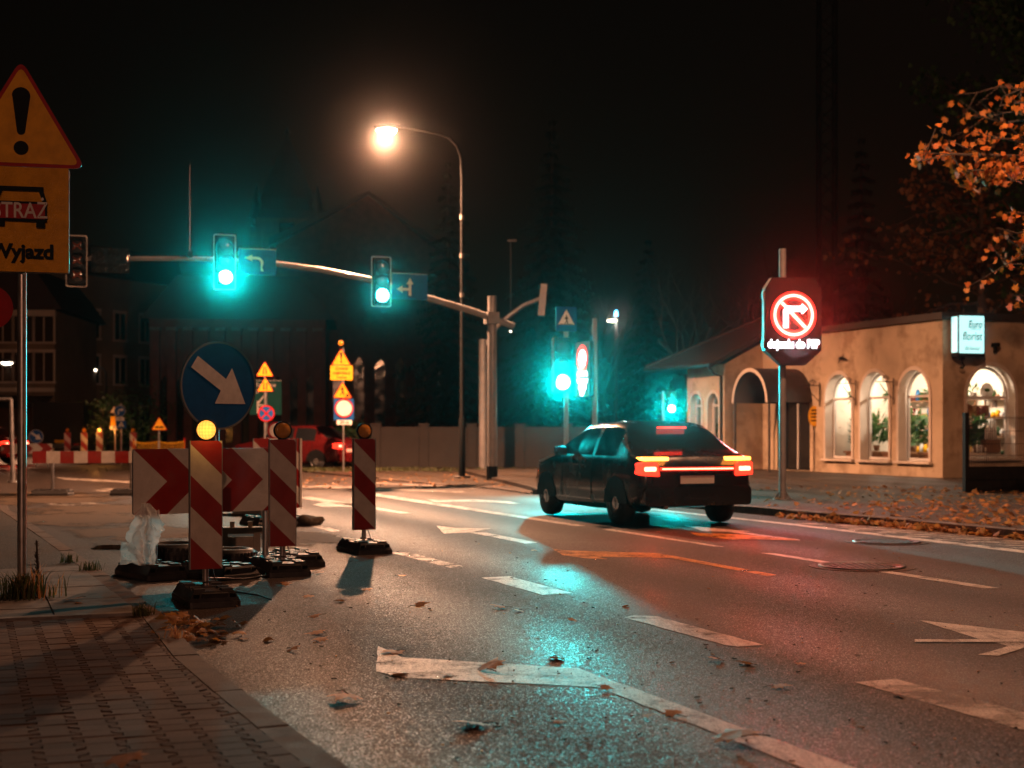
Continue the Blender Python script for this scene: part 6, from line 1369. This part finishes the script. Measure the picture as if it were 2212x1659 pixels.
# ================================================================ FALLEN LEAVES
random.seed(5)
protos = []
for k_ in range(4):
    mb = MB(); maple_leaf(mb, Vector((0, -.06, .012)), .13, 'drybrown', Vector((random.gauss(0, .08), random.gauss(0, .08), 1)).normalized(), .30-.08*k_)
    mb.tube([(0, -.06, .012), (.01, -.10, .015), (.03, -.13, .006)], .0022, 'bark', 4, False); protos.append(mb)
pro = [None]*4
LS = [(758, 1516, 1.5), (1006, 1567, 1.2), (872, 1245, .9), (700, 1366, 1.), (688, 1383, .8), (632, 1407, .8), (913, 1310, .9), (1108, 1320, 1.), (1075, 1314, 1.), (1193, 1424, 1.), (832, 1410, 1.2), (874, 1409, 1.), (1050, 1445, 1.4), (1547, 1426, 1.), (1606, 1434, .7), (1920, 1503, 1.3), (1566, 1603, 1.7), (1455, 1541, .8), (1688, 1487, .8), (1395, 1554, .6), (1150, 1190, .7), (680, 1332, .9), (470, 1378, .9), (396, 1352, 1.), (412, 1362, 1.1), (402, 1346, .9), (440, 1360, .8), (452, 1383, 1.1), (330, 1330, 1.), (255, 1656, 1.6), (148, 1298, 1.2), (160, 1304, .9), (20, 1290, 1.), (620, 1264, .8), (660, 1290, .8), (700, 1240, .9), (800, 1275, .8), (960, 1460, .7), (1310, 1490, .6), (1742, 1438, .5), (1205, 1560, .5), (1350, 1310, .5), (1240, 1340, .6), (880, 1460, 1.), (740, 1300, .7), (540, 1240, .8), (1290, 1100, .7), (1190, 1114, .7), (1420, 1150, .6)]
for i, (x, y, s_) in enumerate(LS):
    z = KZ+.005 if (y > 1100 and x < 330 and y > 1225) or (x, y) in ((255, 1656),) else .004
    k_ = i % 4; p = gr(x, y, z)
    if pro[k_] is None:
        ob = protos[k_].build('fallen_leaf', None, p); pro[k_] = ob
    else: ob = pro[k_].copy(); C.objects.link(ob); ob.location = p
    ob.rotation_euler = (random.gauss(0, .12), random.gauss(0, .12), random.uniform(0, 6.28)); q = s_*random.uniform(.8, 1.05); ob.scale = (q, q, q); ob['category'] = 'leaf'
    big = z > .01
    ob['label'] = 'dry pale leaf lying on the left pavement' if big else 'dry brown leaf lying on the asphalt road'; ob['group'] = 'dry leaves on the left pavement' if big else 'dry leaves on the road'
mb = MB()
for i in range(700):                                          # gutter drift and scatter along the far kerb
    t_ = random.random()**.8; a_, c_ = gr(1690, 1117), gr(2560, 1196); p = a_.lerp(c_, t_)-N*abs(random.gauss(0, .10))+Vector((0, 0, .012+abs(random.gauss(0, .03)))); maple_leaf(mb, p, random.uniform(.06, .13), 'litter', Vector((random.gauss(0, .6), random.gauss(0, .6), 1)).normalized(), .6)
for i in range(2600):
    px, py = random.uniform(1560, 2560), random.uniform(1052, 1140); kerb_y = 1100+(px-1694)*.0869
    if py > kerb_y-2 or random.random() > ((px-1500)/700)**1.3: continue
    p = gr(px, py, .112)+Vector((0, 0, .012+random.random()*.02)); maple_leaf(mb, p, random.uniform(.05, .13), 'litter', Vector((random.gauss(0, .4), random.gauss(0, .4), 1)).normalized(), .6)
for i in range(240):
    px, py = random.uniform(640, 1240), random.uniform(1024, 1052); p = gr(px, py, .04); maple_leaf(mb, p, random.uniform(.05, .12), 'litter', Vector((random.gauss(0, .4), random.gauss(0, .4), 1)).normalized(), .6)
for i in range(110):
    p = gr(*random.choice(((390, 1345), (405, 1352), (425, 1360), (440, 1380), (505, 1228))))+Vector((random.gauss(0, .12), random.gauss(0, .16), .012+random.random()*.02)); maple_leaf(mb, p, random.uniform(.05, .11), 'litter', Vector((random.gauss(0, .4), random.gauss(0, .4), 1)).normalized(), .6)
mb.build('leaf_litter', label='drift of fallen orange leaves along the far kerb and pavement', category='leaf litter', kind='stuff')
mb = MB()
for i in range(420):                                          # crumbs, twigs and grit
    px, py = random.uniform(380, 2212), 1170+480*random.random()**1.3; p = gr(px, py, .003)
    if p.x < -.35-.42*(p.y-5.5)+.2: continue
    s_ = random.uniform(.003, .009); mb.box((p.x, p.y, .004+s_*.3), (s_*random.uniform(1, 4), s_, s_*.6), random.choice(('bark', 'sack', 'black', 'litter')), Matrix.Rotation(random.uniform(0, 3), 4, 'Z'))
mb.build('road_grit', label='scattered twigs and grit on the asphalt', category='grit', kind='stuff')
mb = MB(); blades(mb, 2600, 0, 0, 1.1, .16)
for i in range(len(mb.v)): mb.v[i] = (mb.v[i][0]*3.2, mb.v[i][1]*.9, mb.v[i][2])
mb.build('grass_verge', loc=Vector((xat(745, 46), 45.5, .02)), label='strip of rough grass round the stacked temporary signs', category='grass', kind='stuff')
# ================================================================ OTHER LIGHTS OF THE STREET (unseen lamps round the frame, the left one an added fill)
RL = Vector((5.8, 19., 9.6)); light('lamp_light', 'SPOT', RL, 4300, (1., .42, .21), .16, None, RL+Vector((.05, .25, -1)), 168, .35)
BL = Vector((5., -32., 10.)); light('lamp_light', 'SPOT', BL, 8600, (1., .42, .25), .16, None, BL+Vector((-.15, 1., -.25)), 120, .5)
left_fill = Vector((-15., 21., 9.)); light('lamp_light', 'SPOT', left_fill, 2400, SOD, .16, None, left_fill+Vector((.35, .62, -1)), 100, .7)  # unseen lamp added to brighten the barrier plank and far left road
# ================================================================ AIR, SKY, CAMERA
if HAZE > 0:
    mb = MB(); mb.box((0, 105, 22), (700, 400, 46), 'concrete'); hzo = mb.build('haze', label='thin night mist filling the street', category='haze', kind='stuff')
    m = bpy.data.materials.new('night_mist'); m.use_nodes = True; nt = m.node_tree; nt.nodes.remove(nt.nodes['Principled BSDF'])
    pv = nt.nodes.new('ShaderNodeVolumePrincipled'); pv.inputs['Color'].default_value = (.9, .9, .9, 1); pv.inputs['Density'].default_value = HAZE; pv.inputs['Anisotropy'].default_value = .99
    nt.links.new(pv.outputs[0], nt.nodes['Material Output'].inputs['Volume']); hzo.data.materials.clear(); hzo.data.materials.append(m)
W = bpy.data.worlds.new('World'); S.world = W; W.use_nodes = True; nt = W.node_tree
bg = nt.nodes['Background']; sk = nt.nodes.new('ShaderNodeTexSky'); sk.sky_type = 'NISHITA'; sk.sun_disc = False; sk.sun_elevation = R(4); sk.sun_rotation = R(200)
mx = nt.nodes.new('ShaderNodeMix'); mx.data_type = 'RGBA'; mx.blend_type = 'MULTIPLY'; mx.inputs[0].default_value = 1.; mx.inputs[7].default_value = (1., .44, .26, 1)
nt.links.new(sk.outputs[0], mx.inputs[6]); nt.links.new(mx.outputs[2], bg.inputs[0]); bg.inputs[1].default_value = SKY
cam = bpy.data.cameras.new('camera'); cam.lens = 50; cam.sensor_width = 36; cam.shift_y = (CY-829.5)/2212; cam.clip_end = 2000; cam.clip_start = .1
cam.dof.use_dof = True; cam.dof.focus_distance = 11.0; cam.dof.aperture_fstop = 2.0; cam.dof.aperture_blades = 8
co = bpy.data.objects.new('camera', cam); C.objects.link(co); co.location = (0, 0, H); co.rotation_euler = (R(90), 0, 0); S.camera = co
S.view_settings.view_transform = 'Standard'; S.view_settings.look = 'None'; S.view_settings.exposure = 0; S.view_settings.gamma = 1
cy = S.cycles; cy.max_bounces = 5; cy.diffuse_bounces = 2; cy.glossy_bounces = 2; cy.transmission_bounces = 3; cy.volume_bounces = 0; cy.transparent_max_bounces = 8
cy.sample_clamp_indirect = 3; cy.sample_clamp_direct = 0; cy.use_denoising = True; cy.denoiser = 'OPENIMAGEDENOISE'; cy.caustics_reflective = False; cy.caustics_refractive = False; cy.use_light_tree = True
